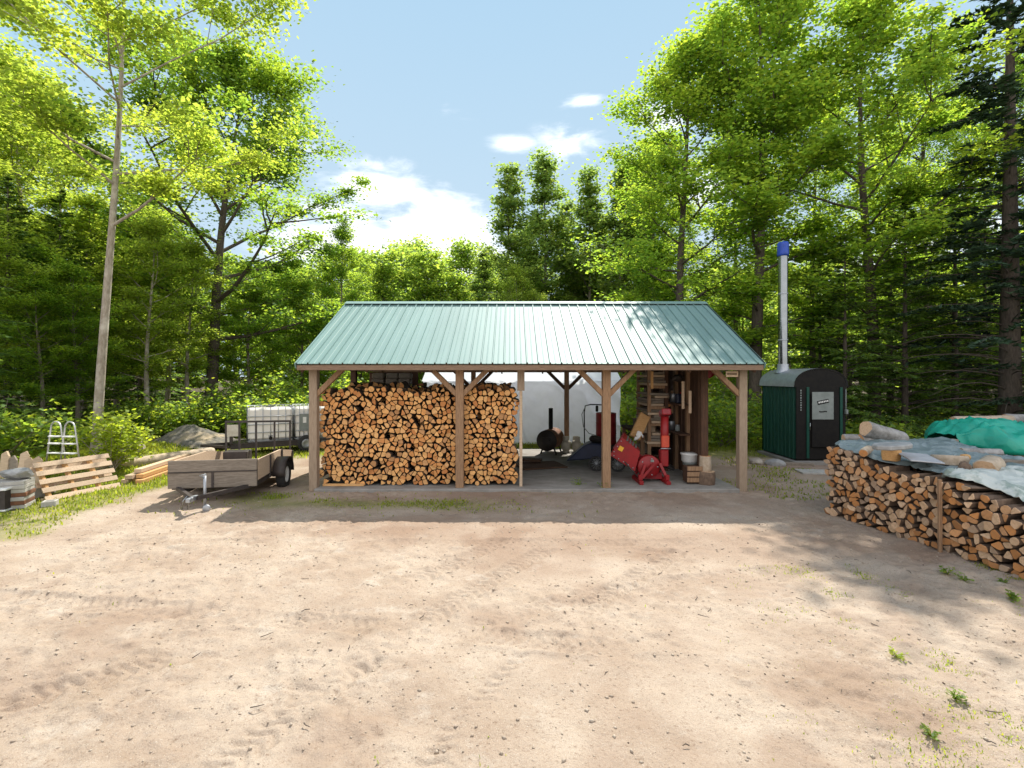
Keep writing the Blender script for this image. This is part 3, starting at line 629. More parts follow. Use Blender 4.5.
# broad-leaved weeds beside the wood pile
for i, (px, py, s, lab) in enumerate(((948, 575, 1.0, 'bright broad leaved weed growing in front of the stake in the wood pile'), (965, 582, .8, 'small green weed just right of the bright broad leaved weed'), (1012, 600, 1.1, 'green weed clump at the picture edge below the wood pile'), (1004, 585, .7, 'thin dark weed at the foot of the wood pile near the picture edge'), (898, 658, .8, 'yellowish flat weed alone on the bare dirt at the right'), (955, 698, .7, 'bright green weed tuft in the foreground dirt at the right'), (930, 735, .65, 'low spreading weed in the foreground corner at the right'), (880, 523, .7, 'little weed in the shade by the far end of the wood pile'))):
    r2 = np.random.RandomState(300 + i); p = atz(px, py, -.07); st = MB(); C = []; D = []
    for k in range(9):
        a = r2.uniform(0, 6.28); L = s * r2.uniform(.03, .09); e = Vector((math.cos(a) * L, math.sin(a) * L, s * r2.uniform(.02, .09)))
        st.tube([(0, 0, 0), e * .5 + Vector((0, 0, .015)), e], [.003, .0025, .002], 4)
        for q in range(5): C.append(np.array(e) * r2.uniform(.5, 1.1) + r2.normal(0, .012, 3)); D.append((math.cos(a + r2.uniform(-.8, .8)), math.sin(a + r2.uniform(-.8, .8)), .15))
    me1 = st.mesh('stem', M['leaf_bush']); me2 = leaves_mesh('foliage', np.array(C), .048 * s, M['leaf_bush'] if i not in (4,) else M['leaf_gold'], r2, tilt=.4, asp=.55, dirs=np.array(D))
    plant('weed', (me1, me2), (p.x, p.y, gz(p.x, p.y) + .005), lab, 'weed', parts=('stem', 'foliage'))
for i, (px, py, lab) in enumerate(((606, 490, 'tuft of weeds at the foot of the third front post of the shed'), (578, 487, 'tiny weed sprouting at the slab edge in front of the barrel stove'))):
    r2 = np.random.RandomState(330 + i); p = atz(px, py, -.05); C = np.array([0, 0, .08]) + r2.normal(0, 1, (60, 3)) * np.array([.07, .05, .06])
    st = MB()
    for k in range(6): st.tube([(0, 0, -.02), (r2.uniform(-.04, .04), r2.uniform(-.03, .03), .09), (r2.uniform(-.09, .09), r2.uniform(-.06, .06), .17)], [.003, .003, .002], 4)
    plant('weed', (st.mesh('stem', M['leaf_bush']), leaves_mesh('foliage', C, .06, M['leaf_bush'], r2, tilt=.7, asp=.4)), (p.x, p.y, -.06), lab, 'weed', parts=('stem', 'foliage'))

#__PART2__
# ================================================================== the open wood shed
PY = 10.10; BY = 15.25
shed = empty('open_woodshed', (.35, 12.7, 0), 0, 'open timber wood shed with a green ribbed metal roof on brown posts', 'shed')
S0 = Vector((.35, 12.7, 0))
def sp(v): return Vector(v) - S0
EY, EZ, RY, RZ_ = 9.70, 2.535, 12.70, 4.18
XL, XR = -4.28, 5.0
def roof_sheet(y0, z0, y1, z1, name):
    # ribbed sheet: profile along x, extruded up the slope
    mb = MB(); prof = []; x = XL; pitch = .2286
    while x < XR - .01:
        prof += [(x, .030), (x + .018, .030), (x + .026, 0), (x + .105, 0), (x + .112, .006), (x + .122, .006), (x + .129, 0), (x + pitch - .008, 0)]; x += pitch
    prof = [(min(px, XR), h) for px, h in prof] + [(XR, .026)]
    d = Vector((0, y1 - y0, z1 - z0)); nrm = Vector((0, -(z1 - z0), y1 - y0)).normalized()
    if nrm.z < 0: nrm = -nrm
    n = len(prof); vs = []
    for off in (0, -.012):
        for t in (0, .33, .66, 1):
            for px, h in prof: vs.append(sp(Vector((px, y0, z0)) + d * t + nrm * (h + off)))
    fs = []
    for L in (0, 1):
        for r in range(3):
            for i in range(n - 1): a = L * 4 * n + r * n + i; fs.append((a, a + 1, a + 1 + n, a + n) if L == 0 else (a, a + n, a + 1 + n, a + 1))
    for i in range(n - 1): fs.append((i, 4 * n + i, 4 * n + i + 1, i + 1)); fs.append((3*n + i, 3*n + i + 1, 7 * n + i + 1, 7 * n + i))
    for r in range(3): fs.append((r*n, (r+1)*n, 4*n+(r+1)*n, 4*n+r*n)); fs.append((r*n+n-1, 4*n+r*n+n-1, 4*n+(r+1)*n+n-1, (r+1)*n+n-1))
    mb.add(vs, fs); return mb.build(name, M['metal_roof'], shed, fix=False)
roof = roof_sheet(EY, EZ, RY - .002, RZ_, 'roof'); roof_sheet(2 * RY - EY, EZ, RY + .002, RZ_, 'roof')
mb = MB()
for s in (-1, 1):
    a = Vector((0, RY, RZ_ + .045)); b = Vector((0, RY + s * .17, RZ_ - .055 + .022))
    mb.add([sp((XL - .01, a.y, a.z)), sp((XR + .01, a.y, a.z)), sp((XR + .01, b.y, b.z)), sp((XL - .01, b.y, b.z)), sp((XL - .01, b.y, b.z - .012)), sp((XR + .01, b.y, b.z - .012))], [(0, 1, 2, 3), (3, 2, 5, 4)])
link('ridge_cap', mb.mesh('ridge_cap', M['metal_roof']), roof)
mb = MB()                                                # rake trim along both gable edges
sl_ = (RZ_ - EZ) / (RY - EY)
for X in (XL - .012, XR + .012):
    mb2 = MB()
    for s in (-1, 1): mb2.bar(sp((X, RY + s * 3.0, EZ - .045)), sp((X, RY, RZ_ - .045)), .02, .11)
    mb2.build('rake_trim', M['metal_roof'], shed)
for yy, nm in ((EY + .035, 'fascia'), (2 * RY - EY - .035, 'fascia')):
    MB().span(sp((XL + .01, yy - .02, 2.405)), sp((XR - .01, yy + .02, 2.505))).build('fascia', M['beam'], shed, bevel=.004)
POSTX = (-4.075, -1.075, 1.94, 4.735)
W = .082
for X in POSTX:
    grey = X in (POSTX[0], POSTX[3])
    MB().span(sp((X - W, PY - W, -.08)), sp((X + W, PY + W, 2.42))).build('post', M['post_grey'] if grey else M['post'], shed, bevel=.008)
for X in (-4.05, -1.2, 1.70, 4.70):
    MB().span(sp((X - .07, BY - .07, -.08)), sp((X + .07, BY + .07, 2.42))).build('post', M['post'], shed, bevel=.008)
MB().span(sp((-4.16, PY + 2.52, -.08)), sp((-4.02, PY + 2.66, 4.0))).build('post', M['dark_wood'], shed, bevel=.008)
MB().span(sp((4.66, PY + 2.52, -.08)), sp((4.80, PY + 2.66, 4.0))).build('post', M['dark_wood'], shed, bevel=.008)
for yy in (PY, BY):
    MB().span(sp((-4.28, yy - .072, 2.421)), sp((4.92, yy + .072, 2.63))).build('beam', M['beam'], shed, bevel=.006)
for X in (-4.09, 4.73):
    MB().span(sp((X - .07, PY + .075, 2.421)), sp((X + .07, BY - .075, 2.60))).build('beam', M['beam'], shed, bevel=.006)
def brace(X, s, yy, m='post'):
    MB().bar(sp((X + s * .05, yy, 1.90)), sp((X + s * .60, yy, 2.45)), .10, .11, (0, 1, 0)).build('brace', M[m], shed, bevel=.006)
brace(POSTX[0], 1, PY - .001); brace(POSTX[1], -1, PY); brace(POSTX[1], 1, PY); brace(POSTX[2], -1, PY); brace(POSTX[2], 1, PY); brace(POSTX[3], -1, PY)
for X, ss in ((-4.05, (1,)), (-1.2, (-1, 1)), (1.70, (-1, 1)), (4.70, (-1,))):
    for s in ss: brace(X, s, BY, 'dark_wood')
for k in range(8):
    X = -4.2 + k * (9.05 / 7)
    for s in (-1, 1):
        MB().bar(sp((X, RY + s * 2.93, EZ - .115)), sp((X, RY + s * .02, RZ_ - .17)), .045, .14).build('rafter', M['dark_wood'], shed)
for k in range(4):
    for s in (-1, 1):
        t = (k + .4) / 4; y = RY + s * 3.0 * (1 - t); z = EZ + (RZ_ - EZ) * t
        MB().box(sp((.33, y, z - .030)), (9.2, .09, .035), Matrix.Rotation(-s * math.atan(sl_), 3, 'X')).build('purlin', M['dark_wood'], shed)
# small board sign on the front brace of the right bay, and the red pennant
sg = empty('board_sign', at(732, 374, 9.98), 0, 'small pale board plate hanging under the eave beside the right front post', 'sign')
MB().box((0, 0, 0), (.25, .02, .12)).build('plate', M['pale_wood'], sg, bevel=.004)
mb = MB()
for k in range(5): mb.box((-.085 + k * .04, -.012, 0), (.028, .004, .035))
mb.build('faded_mark', M['dark_wood'], sg)
p = at(707, 369, 10.9)
fl = empty('red_pennant', p, 0, 'red cloth pennant hanging under the roof beside the board partition', 'pennant')
mb = MB(); mb.add([(-.10, 0, 0), (.20, .02, 0), (.19, -.03, -.11), (.07, .02, -.21), (-.09, -.02, -.19), (-.10, .01, -.1)], [(0, 1, 2, 3, 4, 5)])
o = mb.build('cloth', M['red'], fl, fix=False); o.modifiers.new('thick', 'SOLIDIFY').thickness = .006
MB().tube([(-.12, 0, .01), (.22, .02, .01)], .006, 6).build('cord', M['black'], fl)

# ================================================================== split logs
def clip(poly, n, d):
    out = []
    for i in range(len(poly)):
        a, b = poly[i], poly[(i + 1) % len(poly)]; da = a[0]*n[0] + a[1]*n[1] - d; db = b[0]*n[0] + b[1]*n[1] - d
        if da <= 0: out.append(a)
        if da * db < 0: t = da / (da - db); out.append((a[0] + (b[0]-a[0])*t, a[1] + (b[1]-a[1])*t))
    return out
def area(p): return .5 * abs(sum(p[i][0]*p[(i+1)%len(p)][1] - p[(i+1)%len(p)][0]*p[i][1] for i in range(len(p))))
def pack(W_, top, pitch, r, jit=.43, rows_k=.88):
    seeds = []; rows = int(3.2 / (pitch * rows_k)) + 2
    for j in range(-2, rows):
        for i in range(-2, int(W_ / pitch) + 3):
            seeds.append(((i + .5 * (j % 2) + r.uniform(-jit, jit)) * pitch, (j + .5 + r.uniform(-jit, jit)) * pitch * rows_k))
    out = []
    for s in seeds:
        if not (pitch * .25 < s[0] < W_ - pitch * .25 and pitch * .15 < s[1] < top(s[0]) - pitch * .3): continue
        if r.random() < .025: continue
        q = pitch * 1.1; poly = [(s[0]-q, s[1]-q), (s[0]+q, s[1]-q), (s[0]+q, s[1]+q), (s[0]-q, s[1]+q)]
        for t in seeds:
            dx, dy = t[0] - s[0], t[1] - s[1]; L = math.hypot(dx, dy)
            if 1e-6 < L < 2.4 * pitch: n = (dx / L, dy / L); poly = clip(poly, n, n[0]*s[0] + n[1]*s[1] + L * .5 - .004)
        poly = clip(poly, (0, -1), 0.0)
        if len(poly) < 3: continue
        k = r.random()
        while len(poly) > (3 if k < .34 else 4 if k < .66 else 5):   # split wood: wedges and halves
            best = min(range(len(poly)), key=lambda i: area([poly[i-1], poly[i], poly[(i+1) % len(poly)]])); poly.pop(best)
        if .62 <= k < .72:                                            # a few rounds
            cx = sum(p[0] for p in poly) / len(poly); cy_ = sum(p[1] for p in poly) / len(poly); rad = math.sqrt(area(poly) / PI) * .98
            poly = [(cx + rad * math.cos(a * PI / 5 + k * 9), cy_ + rad * math.sin(a * PI / 5 + k * 9)) for a in range(10)]
        elif k > .8:                                                  # a bark-side curve on one edge
            i = r.randrange(len(poly)); a, b = poly[i], poly[(i+1) % len(poly)]; mx, my = (a[0]+b[0])/2, (a[1]+b[1])/2; dx, dy = b[0]-a[0], b[1]-a[1]
            poly.insert(i + 1, (mx + dy * .14, my - dx * .14))
        if len(poly) < 8:                                             # corners taken off
            poly = [tuple(a[q] + (b[q] - a[q]) * t for q in (0, 1)) for a, b in zip(poly, poly[1:] + poly[:1]) for t in (.16, .84)]
        sh = r.uniform(.95, 1.04); cx = sum(p[0] for p in poly) / len(poly); cy_ = sum(p[1] for p in poly) / len(poly)
        poly = [((p[0]-cx)*sh, (p[1]-cy_)*sh) for p in poly]
        if area(poly) > .0016: out.append((cx, cy_, poly))
    return out
def log_geo(mb, poly, L, r, U, Vv, D, o=Vector((0, 0, 0)), off=0.0):
    # poly in the U/V plane, log runs along D; end face at depth off
    n = len(poly); rot = r.uniform(-.05, .05); sk = Vector((r.uniform(-.03, .03), r.uniform(-.03, .03)))
    tx, ty = r.uniform(-.25, .25), r.uniform(-.25, .25)
    ring = lambda k, d: [o + U * (p[0]*k) + Vv * (p[1]*k) + D * (off + d + p[0]*tx + p[1]*ty) for p in poly]
    far = [o + U * (p[0] + sk[0]) + Vv * (p[1] + sk[1]) + D * (off + L) for p in poly]
    mb.add(ring(.93, 0), [tuple(range(n))], 0)
    b = len(mb.v); mb.v += [tuple(v) for v in ring(.93, 0) + ring(1, .010) + far]
    for i in range(n):
        j = (i + 1) % n
        mb.f.append((b+i, b+n+i, b+n+j, b+j)); mb.m.append(0); mb.s.append(False)
        mb.f.append((b+n+i, b+2*n+i, b+2*n+j, b+n+j)); mb.m.append(1); mb.s.append(False)
    mb.f.append(tuple(b+2*n+i for i in range(n))); mb.m.append(0); mb.s.append(False)
def wood_face(origin, U, D, W_, top, pitch, seed, cap, name, label, group, ends, keep=lambda u: True, L=.42, out=.035):
    r = random.Random(seed); Vv = Vector((0, 0, 1)); logs = pack(W_, top, pitch, r)
    logs.sort(key=lambda l: (0 if keep(l[0]) else 1, -area(l[2]))); rest = MB(); k = 0
    for cx, cy_, poly in logs:
        c = origin + U * cx + Vv * cy_; off = r.uniform(-out, out)
        if k < cap and keep(cx):
            mb = MB(); log_geo(mb, poly, L, r, U, Vv, D, off=off); o = mb.build(name, [ends[0], M['bark']], None, c); tag(o, label, 'firewood', group); k += 1
        else: log_geo(rest, poly, L, r, U, Vv, D, c, off)
    return rest
topS = lambda u: 2.02 + .025 * math.sin(u * 2.1) + .02 * math.sin(u * 5.3 + 1) - .08 * max(0, .5 - u)
FX, FY = -4.03, 10.24
mass = wood_face(Vector((FX, FY, .012)), Vector((1, 0, 0)), Vector((0, 1, 0)), 4.16, topS, .111, 4, 300, 'split_log', 'orange brown split log in the front face of the stack under the shed roof', 'split logs stacked in the shed', (M['end_shed'],))
def rows(mb, origin, U, D, W_, topf, pitch, seed, n, gap, L=.42):
    r = random.Random(seed)
    for k in range(1, n + 1):
        for cx, cy_, poly in pack(W_, lambda u: topf(u, k), pitch, r):
            if 1 < k < n and cy_ < topf(cx, k) - .55: continue            # only what can show: the upper courses and the rearmost row
            log_geo(mb, poly, L, r, U, Vector((0, 0, 1)), D, origin + U * cx + Vector((0, 0, cy_)) + D * (gap * k), r.uniform(-.03, .03))
rows(mass, Vector((FX, FY, .012)), Vector((1, 0, 0)), Vector((0, 1, 0)), 4.06, lambda u, k: topS(u) + .04 + .05 * math.sin(u * 7 + k * 2), .15, 9, 6, .47)
MBcore = MB(); MBcore.span((FX + .06, FY + .30, .02), (FX + 4.0, FY + 2.7, 1.75)); 
mass.v += [tuple(v) for v in MBcore.v] if False else []
tag(mass.build('firewood', [M['end_shed_mass'], M['bark']], fix=True), kind='stuff')
# plank that closes the right end of the stack
st = empty('stack_end_stake', (.185, 10.2, 0), 0, 'upright stake with a thicker block on top at the shed stack end', 'stake')
MB().span((-.03, -.06, .002), (.03, .06, 1.98)).build('stake', M['pale_wood'], st, bevel=.004)
MB().span((-.075, -.075, 1.985), (.075, .075, 2.415)).build('block', M['post_grey'], st, bevel=.006)
MB().span((FX + .1, 10.17, .004), (FX + .95, 10.215, .05)).build('board_end', M['fresh_wood'], None)
tag(bpy.data.objects['board_end'], 'narrow fresh board lying on the slab under the left end of the shed stack', 'board'); bpy.data.objects['board_end'].name = 'narrow_board'
# wall of boards and block stack in the back left of the shed
pw = empty('board_screen', (-3.45, 14.0, 0), 0, 'dark board panel standing in the back left corner of the shed', 'panel')
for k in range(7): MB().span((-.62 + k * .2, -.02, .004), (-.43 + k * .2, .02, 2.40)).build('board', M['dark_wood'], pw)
blk = random.Random(2)
for j in range(3):
    for i in range(3):
        x = -3.60 + i * .36; z = 1.98 + j * .155
        o = MB().box((0, 0, 0), (.33, .30, .15), Matrix.Rotation(blk.uniform(-.03, .03), 3, 'Y')).build('squared_log', M['grey_wood'], None, (x + blk.uniform(-.02, .02), 13.30, z), bevel=.03)
        tag(o, 'squared brown wood block piled before the dark board panel', 'wood block', 'squared blocks before the board panel')
MB().span((-3.85, 13.1, .004), (-2.6, 13.5, 1.9)).build('crate_stand', M['dark_wood'], None, bevel=.01)
tag(bpy.data.objects['crate_stand'], 'dark wooden stand carrying the squared blocks behind the shed stack', 'stand'); bpy.data.objects['crate_stand'].name = 'wooden_stand'

# ================================================================== the long wood pile at the right
PA = Vector((5.41, 8.47, 0)); PU = Vector((.195, -.981, 0)).normalized(); PD = Vector((.981, .195, 0)).normalized()
def pile_top(u):
    y = 8.47 - .981 * u
    return float(np.interp(y, [3.5, 5.0, 5.75, 6.05, 6.4, 6.75, 7.43, 8.15, 8.47], [.80, .78, .80, .90, 1.01, .99, 1.02, 1.15, 1.20]))
PG = gz(5.7, 7) - .01
O0 = PA + Vector((0, 0, PG))
mass2 = wood_face(O0, PU, PD, 4.4, pile_top, .110, 17, 300, 'seasoned_log', 'weathered split log in the exposed face of the tarp covered pile', 'split logs in the tarp covered pile', (M['end_pile'],), keep=lambda u: u < 2.95, out=.045)
rows(mass2, O0, PU, PD, 4.4, lambda u, k: pile_top(u) - .06, .16, 23, 5, .43)
r = random.Random(8)                                             # the far end of the pile: sides of logs
tag(mass2.build('firewood', [M['end_pile_mass'], M['bark']]), kind='stuff')
st = MB(); q = PA + PU * 1.95 - PD * .075; 
st.bar((q.x, q.y, PG - .05), (q.x + .02, q.y + .03, PG + .98), .045, .035, (0, 1, 0)); o = st.build('support_stake', M['post'], None, bevel=.004)
tag(o, 'thin upright stake propping the middle of the tarp covered wood pile', 'stake')
def pile_pt(u, t, dz=0.0): return PA + PU * u + PD * t + Vector((0, 0, pile_top(max(0, u)) + PG + .03 + dz))
def tarp(name, u0, u1, t0, t1, label, m, seed, lift=0.0, hang=.05, slope=0.0):
    nu, nt_ = 130, 110; vs = []
    rr = np.random.RandomState(seed)
    for i in range(nu + 1):
        u = u0 + (u1 - u0) * i / nu
        e0 = t0 + .09 * math.sin(u * 3.1 + seed) + .05 * math.sin(u * 9 + seed) + .05 * float(vnoise(np.array([u]), np.array([1.0]), .12, seed)[0])
        for j in range(nt_ + 1):
            t = e0 + (t1 - e0) * j / nt_; p = PA + PU * u + PD * t
            cr = lambda k, wl, ax: max(0, 1 - abs(float(vnoise(np.array([u + t * ax]), np.array([t - u * ax]), wl, k)[0])) * 9) ** 2
            wr = float(vnoise(np.array([u]), np.array([t]), .5, seed)[0]) * .035 + cr(seed, .55, .4) * .040 + cr(seed + 2, .33, -.5) * .024 + cr(seed + 1, .2, .2) * .012
            fold = .02 * max(0, math.sin(u * 6.5 + t * 4 + seed)) ** 4
            z = pile_top(max(0, min(u, 4.4))) + PG + .045 + lift + wr + fold + slope * t
            ed = min(t - t0, t1 - t, 9); z -= hang * max(0, 1 - (t - e0) / .09) if t - e0 < .09 else 0
            if u - u0 < .08: z -= .12 * (1 - (u - u0) / .08)
            vs.append((p.x, p.y, z))
    fs = [(i*(nt_+1)+j, i*(nt_+1)+j+1, (i+1)*(nt_+1)+j+1, (i+1)*(nt_+1)+j) for i in range(nu) for j in range(nt_)]
    mb = MB(); mb.add(vs, fs, 0, True); o = mb.build(name, m, None, fix=False); s = o.modifiers.new('thick', 'SOLIDIFY'); s.thickness = .003
    return tag(o, label, 'tarp')
tarp('cover_tarp', -.05, 2.05, .16, 2.45, 'dull grey blue tarp over the far part of the wood pile', M['blue_tarp'], 3)
tarp('cover_tarp', 1.78, 4.5, .18, 2.40, 'pale crumpled tarp over the near sunlit part of the wood pile', M['silver_tarp'], 5, .02, .06)
# what lies on the tarps
def round_log(name, p, L, rad, az, el, m, label, cat='log', half=False, seed=0, ends='end_pile'):
    r = random.Random(seed); n = 14; d = Vector((math.cos(az)*math.cos(el), math.sin(az)*math.cos(el), math.sin(el))); s = d.orthogonal().normalized()
    s = Vector((-math.sin(az), math.cos(az), 0)); u = s.cross(d) * -1
    if u.z < 0: u = -u
    rr = [rad * r.uniform(.9, 1.1) for _ in range(n)]; mb = MB(); vs = []
    for k, t in enumerate((-.5, -.46, -.2, .1, .46, .5)):
        sc = (.93 if k in (0, 5) else 1.0) * (1 + .04 * math.sin(k * 2 + seed))
        for i in range(n):
            a = 2 * PI * i / n; y, z = math.cos(a) * rr[i] * sc, math.sin(a) * rr[i] * sc
            if half: z = max(z, -rad * .15)
            vs.append(d * (t * L) + s * y + u * z)
    fs = [(k*n+i, k*n+(i+1)%n, (k+1)*n+(i+1)%n, (k+1)*n+i) for k in range(5) for i in range(n)]
    mb.add(vs, fs, 0, True); b = 5 * n
    mb.f.append(tuple(reversed(range(n)))); mb.m.append(1); mb.s.append(False); mb.f.append(tuple(b + i for i in range(n))); mb.m.append(1); mb.s.append(False)
    o = mb.build(name, [M[m], M[ends]], None, p); return tag(o, label, cat)
M['bark_grey'] = mat('weathered_grey_bark', (.36, .34, .32), .9, (.18, .165, .15), 9, bump=.5)
M['bark_pale2'] = mat('pale_birch_bark', (.50, .40, .30), .85, (.34, .26, .18), 9, bump=.4)
def on(px, py, z): return atz(px, py, z)
round_log('log', on(884, 434, 1.27), .78, .135, .15, -.28, 'bark_grey', 'thick grey weathered log lying aslant at the far end of the tarp', seed=1)
round_log('log', on(856, 438.5, 1.18), .42, .07, 3.0, .02, 'bark_grey', 'small grey log lying at the far left corner of the tarp', seed=2)
round_log('log', on(870, 440, 1.16), .38, .105, .1, .0, 'bark_grey', 'short knotty grey log beside the thick aslant log on the tarp', seed=3)
round_log('log', on(866, 451, 1.09), .32, .065, .7, .12, 'bark_pale2', 'short branch log with a pale cut end leaning on the stump', seed=4)
round_log('log', on(989, 466, 1.04), .36, .125, .55, .12, 'bark_pale2', 'pale round log lying in the sun on the near tarp', seed=6)
round_log('log', on(981, 453, 1.02), .55, .08, -.25, .0, 'bark_grey', 'dark grey flat log between the green tarp and the sunlit pale log', half=True, seed=7)
o = round_log('log_slice', on(949, 460, 1.05), .14, .20, 1.2, 1.45, 'bark_pale2', 'thick pale round slice of a trunk lying on the tarp', 'log slice', seed=8)
sp_ = on(891, 452, 1.12); stp = round_log('stump', sp_, .26, .125, .3, 1.5, 'fresh_wood', 'orange brown stump carrying a flat stone on the tarp', 'stump', seed=9)
def rock(name, p, dims, seed, m, label, cat='stone', sub=3, flat=False):
    import bmesh
    bm = bmesh.new(); bmesh.ops.create_icosphere(bm, subdivisions=sub, radius=1); r = np.random.RandomState(seed); pl = r.normal(0, 1, (9, 3)); pl /= np.linalg.norm(pl, axis=1)[:, None]
    for v in bm.verts:
        c = np.array(v.co); k = max(.0, 1.0)
        for q in pl: dd = c @ q; c = c - q * max(0, dd - .74)
        v.co = Vector(c * (1 + .06 * math.sin(7 * c[0] + seed) * math.sin(6 * c[1] + 2)))
        v.co = Vector((v.co.x * dims[0], v.co.y * dims[1], v.co.z * dims[2]))
    me = bpy.data.meshes.new(name); bm.to_mesh(me); bm.free(); me.materials.append(M[m]); o = link(name, me, None, p); o.rotation_euler = (0, 0, r.uniform(-.4, .4)); return tag(o, label, cat)
fp = on(891, 446, 1.255); rr = random.Random(77); poly = [Vector((.29 * math.cos(a) * rr.uniform(.85, 1.1), .19 * math.sin(a) * rr.uniform(.85, 1.1), -.035 + .02 * math.cos(a))) for a in [2 * PI * k / 9 for k in range(9)]]
mb = MB(); mb.prism(poly, (.0, .0, .07)); tag(mb.build('flat_stone', M['grey_stone'], None, fp, bevel=.015), 'flat grey stone slab resting on the orange brown stump', 'stone')
rock('wood_chunk', on(965, 457, 1.10), (.07, .06, .06), 5, 'fresh_wood', 'small orange wood chunk between the round slice and the grey log', 'wood chunk', 2)
rock('wood_chunk', on(965, 468, 1.02), (.12, .09, .10), 6, 'bark', 'dark brown split chunk beside the sunlit pale log', 'wood chunk', 2)
p = on(919, 457.5, 1.09); o = MB().box((0, 0, 0), (.40, .58, .02), Matrix.Rotation(-.35, 3, 'Z') @ Matrix.Rotation(.07, 3, 'X') @ Matrix.Rotation(.05, 3, 'Y')).build('white_board', M['pale_board'], None, p, bevel=.006)
tag(o, 'pale grey white board lying flat on the grey blue tarp', 'board')
p = on(1015, 462, 1.0); o = MB().box((0, 0, 0), (.75, .16, .07), Matrix.Rotation(.03, 3, 'Z')).build('grey_beam', M['grey_wood'], None, p, bevel=.01)
tag(o, 'grey squared beam lying behind the sunlit pale log', 'beam')
p = on(946, 441.5, 1.05); o = MB().box((0, 0, 0), (.40, .14, .09), Matrix.Rotation(.1, 3, 'Z')).build('grey_plank', M['grey_wood'], None, p, bevel=.01)
tag(o, 'short grey plank on the tarp just left of the green tarp', 'plank')
# the green tarp over a second pile
nu, nv = 160, 80; vs = []
GO = Vector((8.70, 9.05, 0))
for i in range(nu + 1):
    s = i / nu * 4.6
    for j in range(nv + 1):
        a = j / nv; ang = a * PI                                   # front hem over the crown to the rear hem
        end = sstep(0, .5, s); hgt = (1.22 + .10 * math.sin(s * 1.9 + .6) + .13 * sstep(.6, 1.6, s)) * (.80 + .20 * float(end))
        hem = .88 - .06 * math.sin(s * 2.3) - .09 * float(sstep(.7, 1.3, s)) + .10 * float(sstep(0, .4, .4 - s + 0.0))
        hem = min(hem, hgt - .15)
        x = GO.x + s + .10 * math.cos(ang) ; y = GO.y + .85 - .85 * math.cos(ang) * (.35 + .65 * float(end)) 
        z = hem + (hgt - hem) * math.sin(ang) ** .55
        wv = float(vnoise(np.array([s]), np.array([y]), .5, 4)[0]) * .22 + float(vnoise(np.array([s]), np.array([y * 2]), .17, 6)[0]) * .09
        wv += .06 * (max(0, 1 - abs(float(vnoise(np.array([s + a]), np.array([a * 1.5 - s * .4]), .45, 2)[0])) * 8) ** 2 + .7 * max(0, 1 - abs(float(vnoise(np.array([s - a * 1.2]), np.array([a * 1.2 + s * .3]), .3, 5)[0])) * 8) ** 2); fold = 0
        vs.append((x, y + fold, z + wv * math.sin(ang) ** .5))
fs = [(i*(nv+1)+j, i*(nv+1)+j+1, (i+1)*(nv+1)+j+1, (i+1)*(nv+1)+j) for i in range(nu) for j in range(nv)]
mb = MB(); mb.add(vs, fs, 0, True); o = mb.build('pile_tarp', M['green_tarp'], None, fix=False); o.modifiers.new('thick', 'SOLIDIFY').thickness = .006
tag(o, 'glossy emerald green tarp draped over the rear wood pile', 'tarp')
m3 = MB()                                                           # the logs under it, seen end on below the hem
for lay in range(2):
    rr = random.Random(40 + lay)
    for cx, cy_, poly in pack(4.4, lambda u: .98, .15, rr): log_geo(m3, poly, .45, rr, Vector((1, 0, 0)), Vector((0, 0, 1)), Vector((0, 1, 0)), Vector((GO.x + .08 + cx, GO.y + .10 + lay * .7, cy_ - .06)), rr.uniform(-.03, .03))
tag(m3.build('firewood', [M['end_pile_mass'], M['bark']]), kind='stuff')
round_log('log', at(982, 421, 11.1), 1.35, .12, .03, .02, 'bark_pale2', 'long pale log lying behind the green tarp', seed=11)
round_log('log', at(1030, 419.5, 11.3), 1.2, .13, .06, -.02, 'bark_grey', 'long grey log behind the green tarp at the picture edge', seed=12)
o = MB().span((9.9, 10.95, -.1), (12.8, 11.5, 1.14)).build('log_bed', M['dark_wood'], None, bevel=.03); tag(o, 'dark timber crib carrying the long logs behind the green tarp', 'crib'); o.name = 'timber_crib'

# ================================================================== outdoor wood boiler
bx0, bx1, by0, by1 = 7.60, 8.92, 13.1, 14.85
bo = empty('wood_boiler', ((bx0+bx1)/2, (by0+by1)/2, .04), 0, 'dark green outdoor wood boiler hut with a barrel roof and steel chimney', 'boiler')
O = Vector(((bx0+bx1)/2, (by0+by1)/2, .04)); hw = (bx1-bx0)/2; hd = (by1-by0)/2
side = 1.98
body = MB().span((-hw + .02, -hd + .05, 0), (hw - .02, hd - .02, side)).build('body', M['black'], bo)
for s in (-1, 1):                                                    # ribbed steel sides
    mb = MB(); prof = []; y = -hd
    while y < hd - .01: prof += [(y, 0), (y + .10, 0), (y + .115, .018), (y + .15, .018), (y + .165, 0)]; y += .19
    prof = [(min(a, hd), b) for a, b in prof] + [(hd, 0)]
    vs = [(s * (hw + b), a, z) for z in (0.02, side) for a, b in prof]; n = len(prof)
    mb.add(vs, [(i, i+1, n+i+1, n+i) for i in range(n-1)]); mb.build('side_panel', M['boiler_green'], bo, fix=False)
arc = [(math.cos(PI * k / 16), math.sin(PI * k / 16)) for k in range(17)]
mb = MB(); hr = .50
for off, flip in ((.0, 0), (-.03, 1)):
    b = len(mb.v); vs = [((hw + .07 + off) * c, y, side - .02 + (hr + off) * (s_ ** .8)) for y in (-hd - .012, hd + .08) for c, s_ in arc]; mb.add(vs, [(i, i+1, 17+i+1, 17+i) for i in range(16)], 0, True)
mb.add([mb.v[i] for i in range(17)] + [mb.v[34 + i] for i in range(17)], [(i, i+1, 17+i+1, 17+i) for i in range(16)], 1)
rf = mb.build('roof', [M['galv'], M['black']], bo, fix=False)
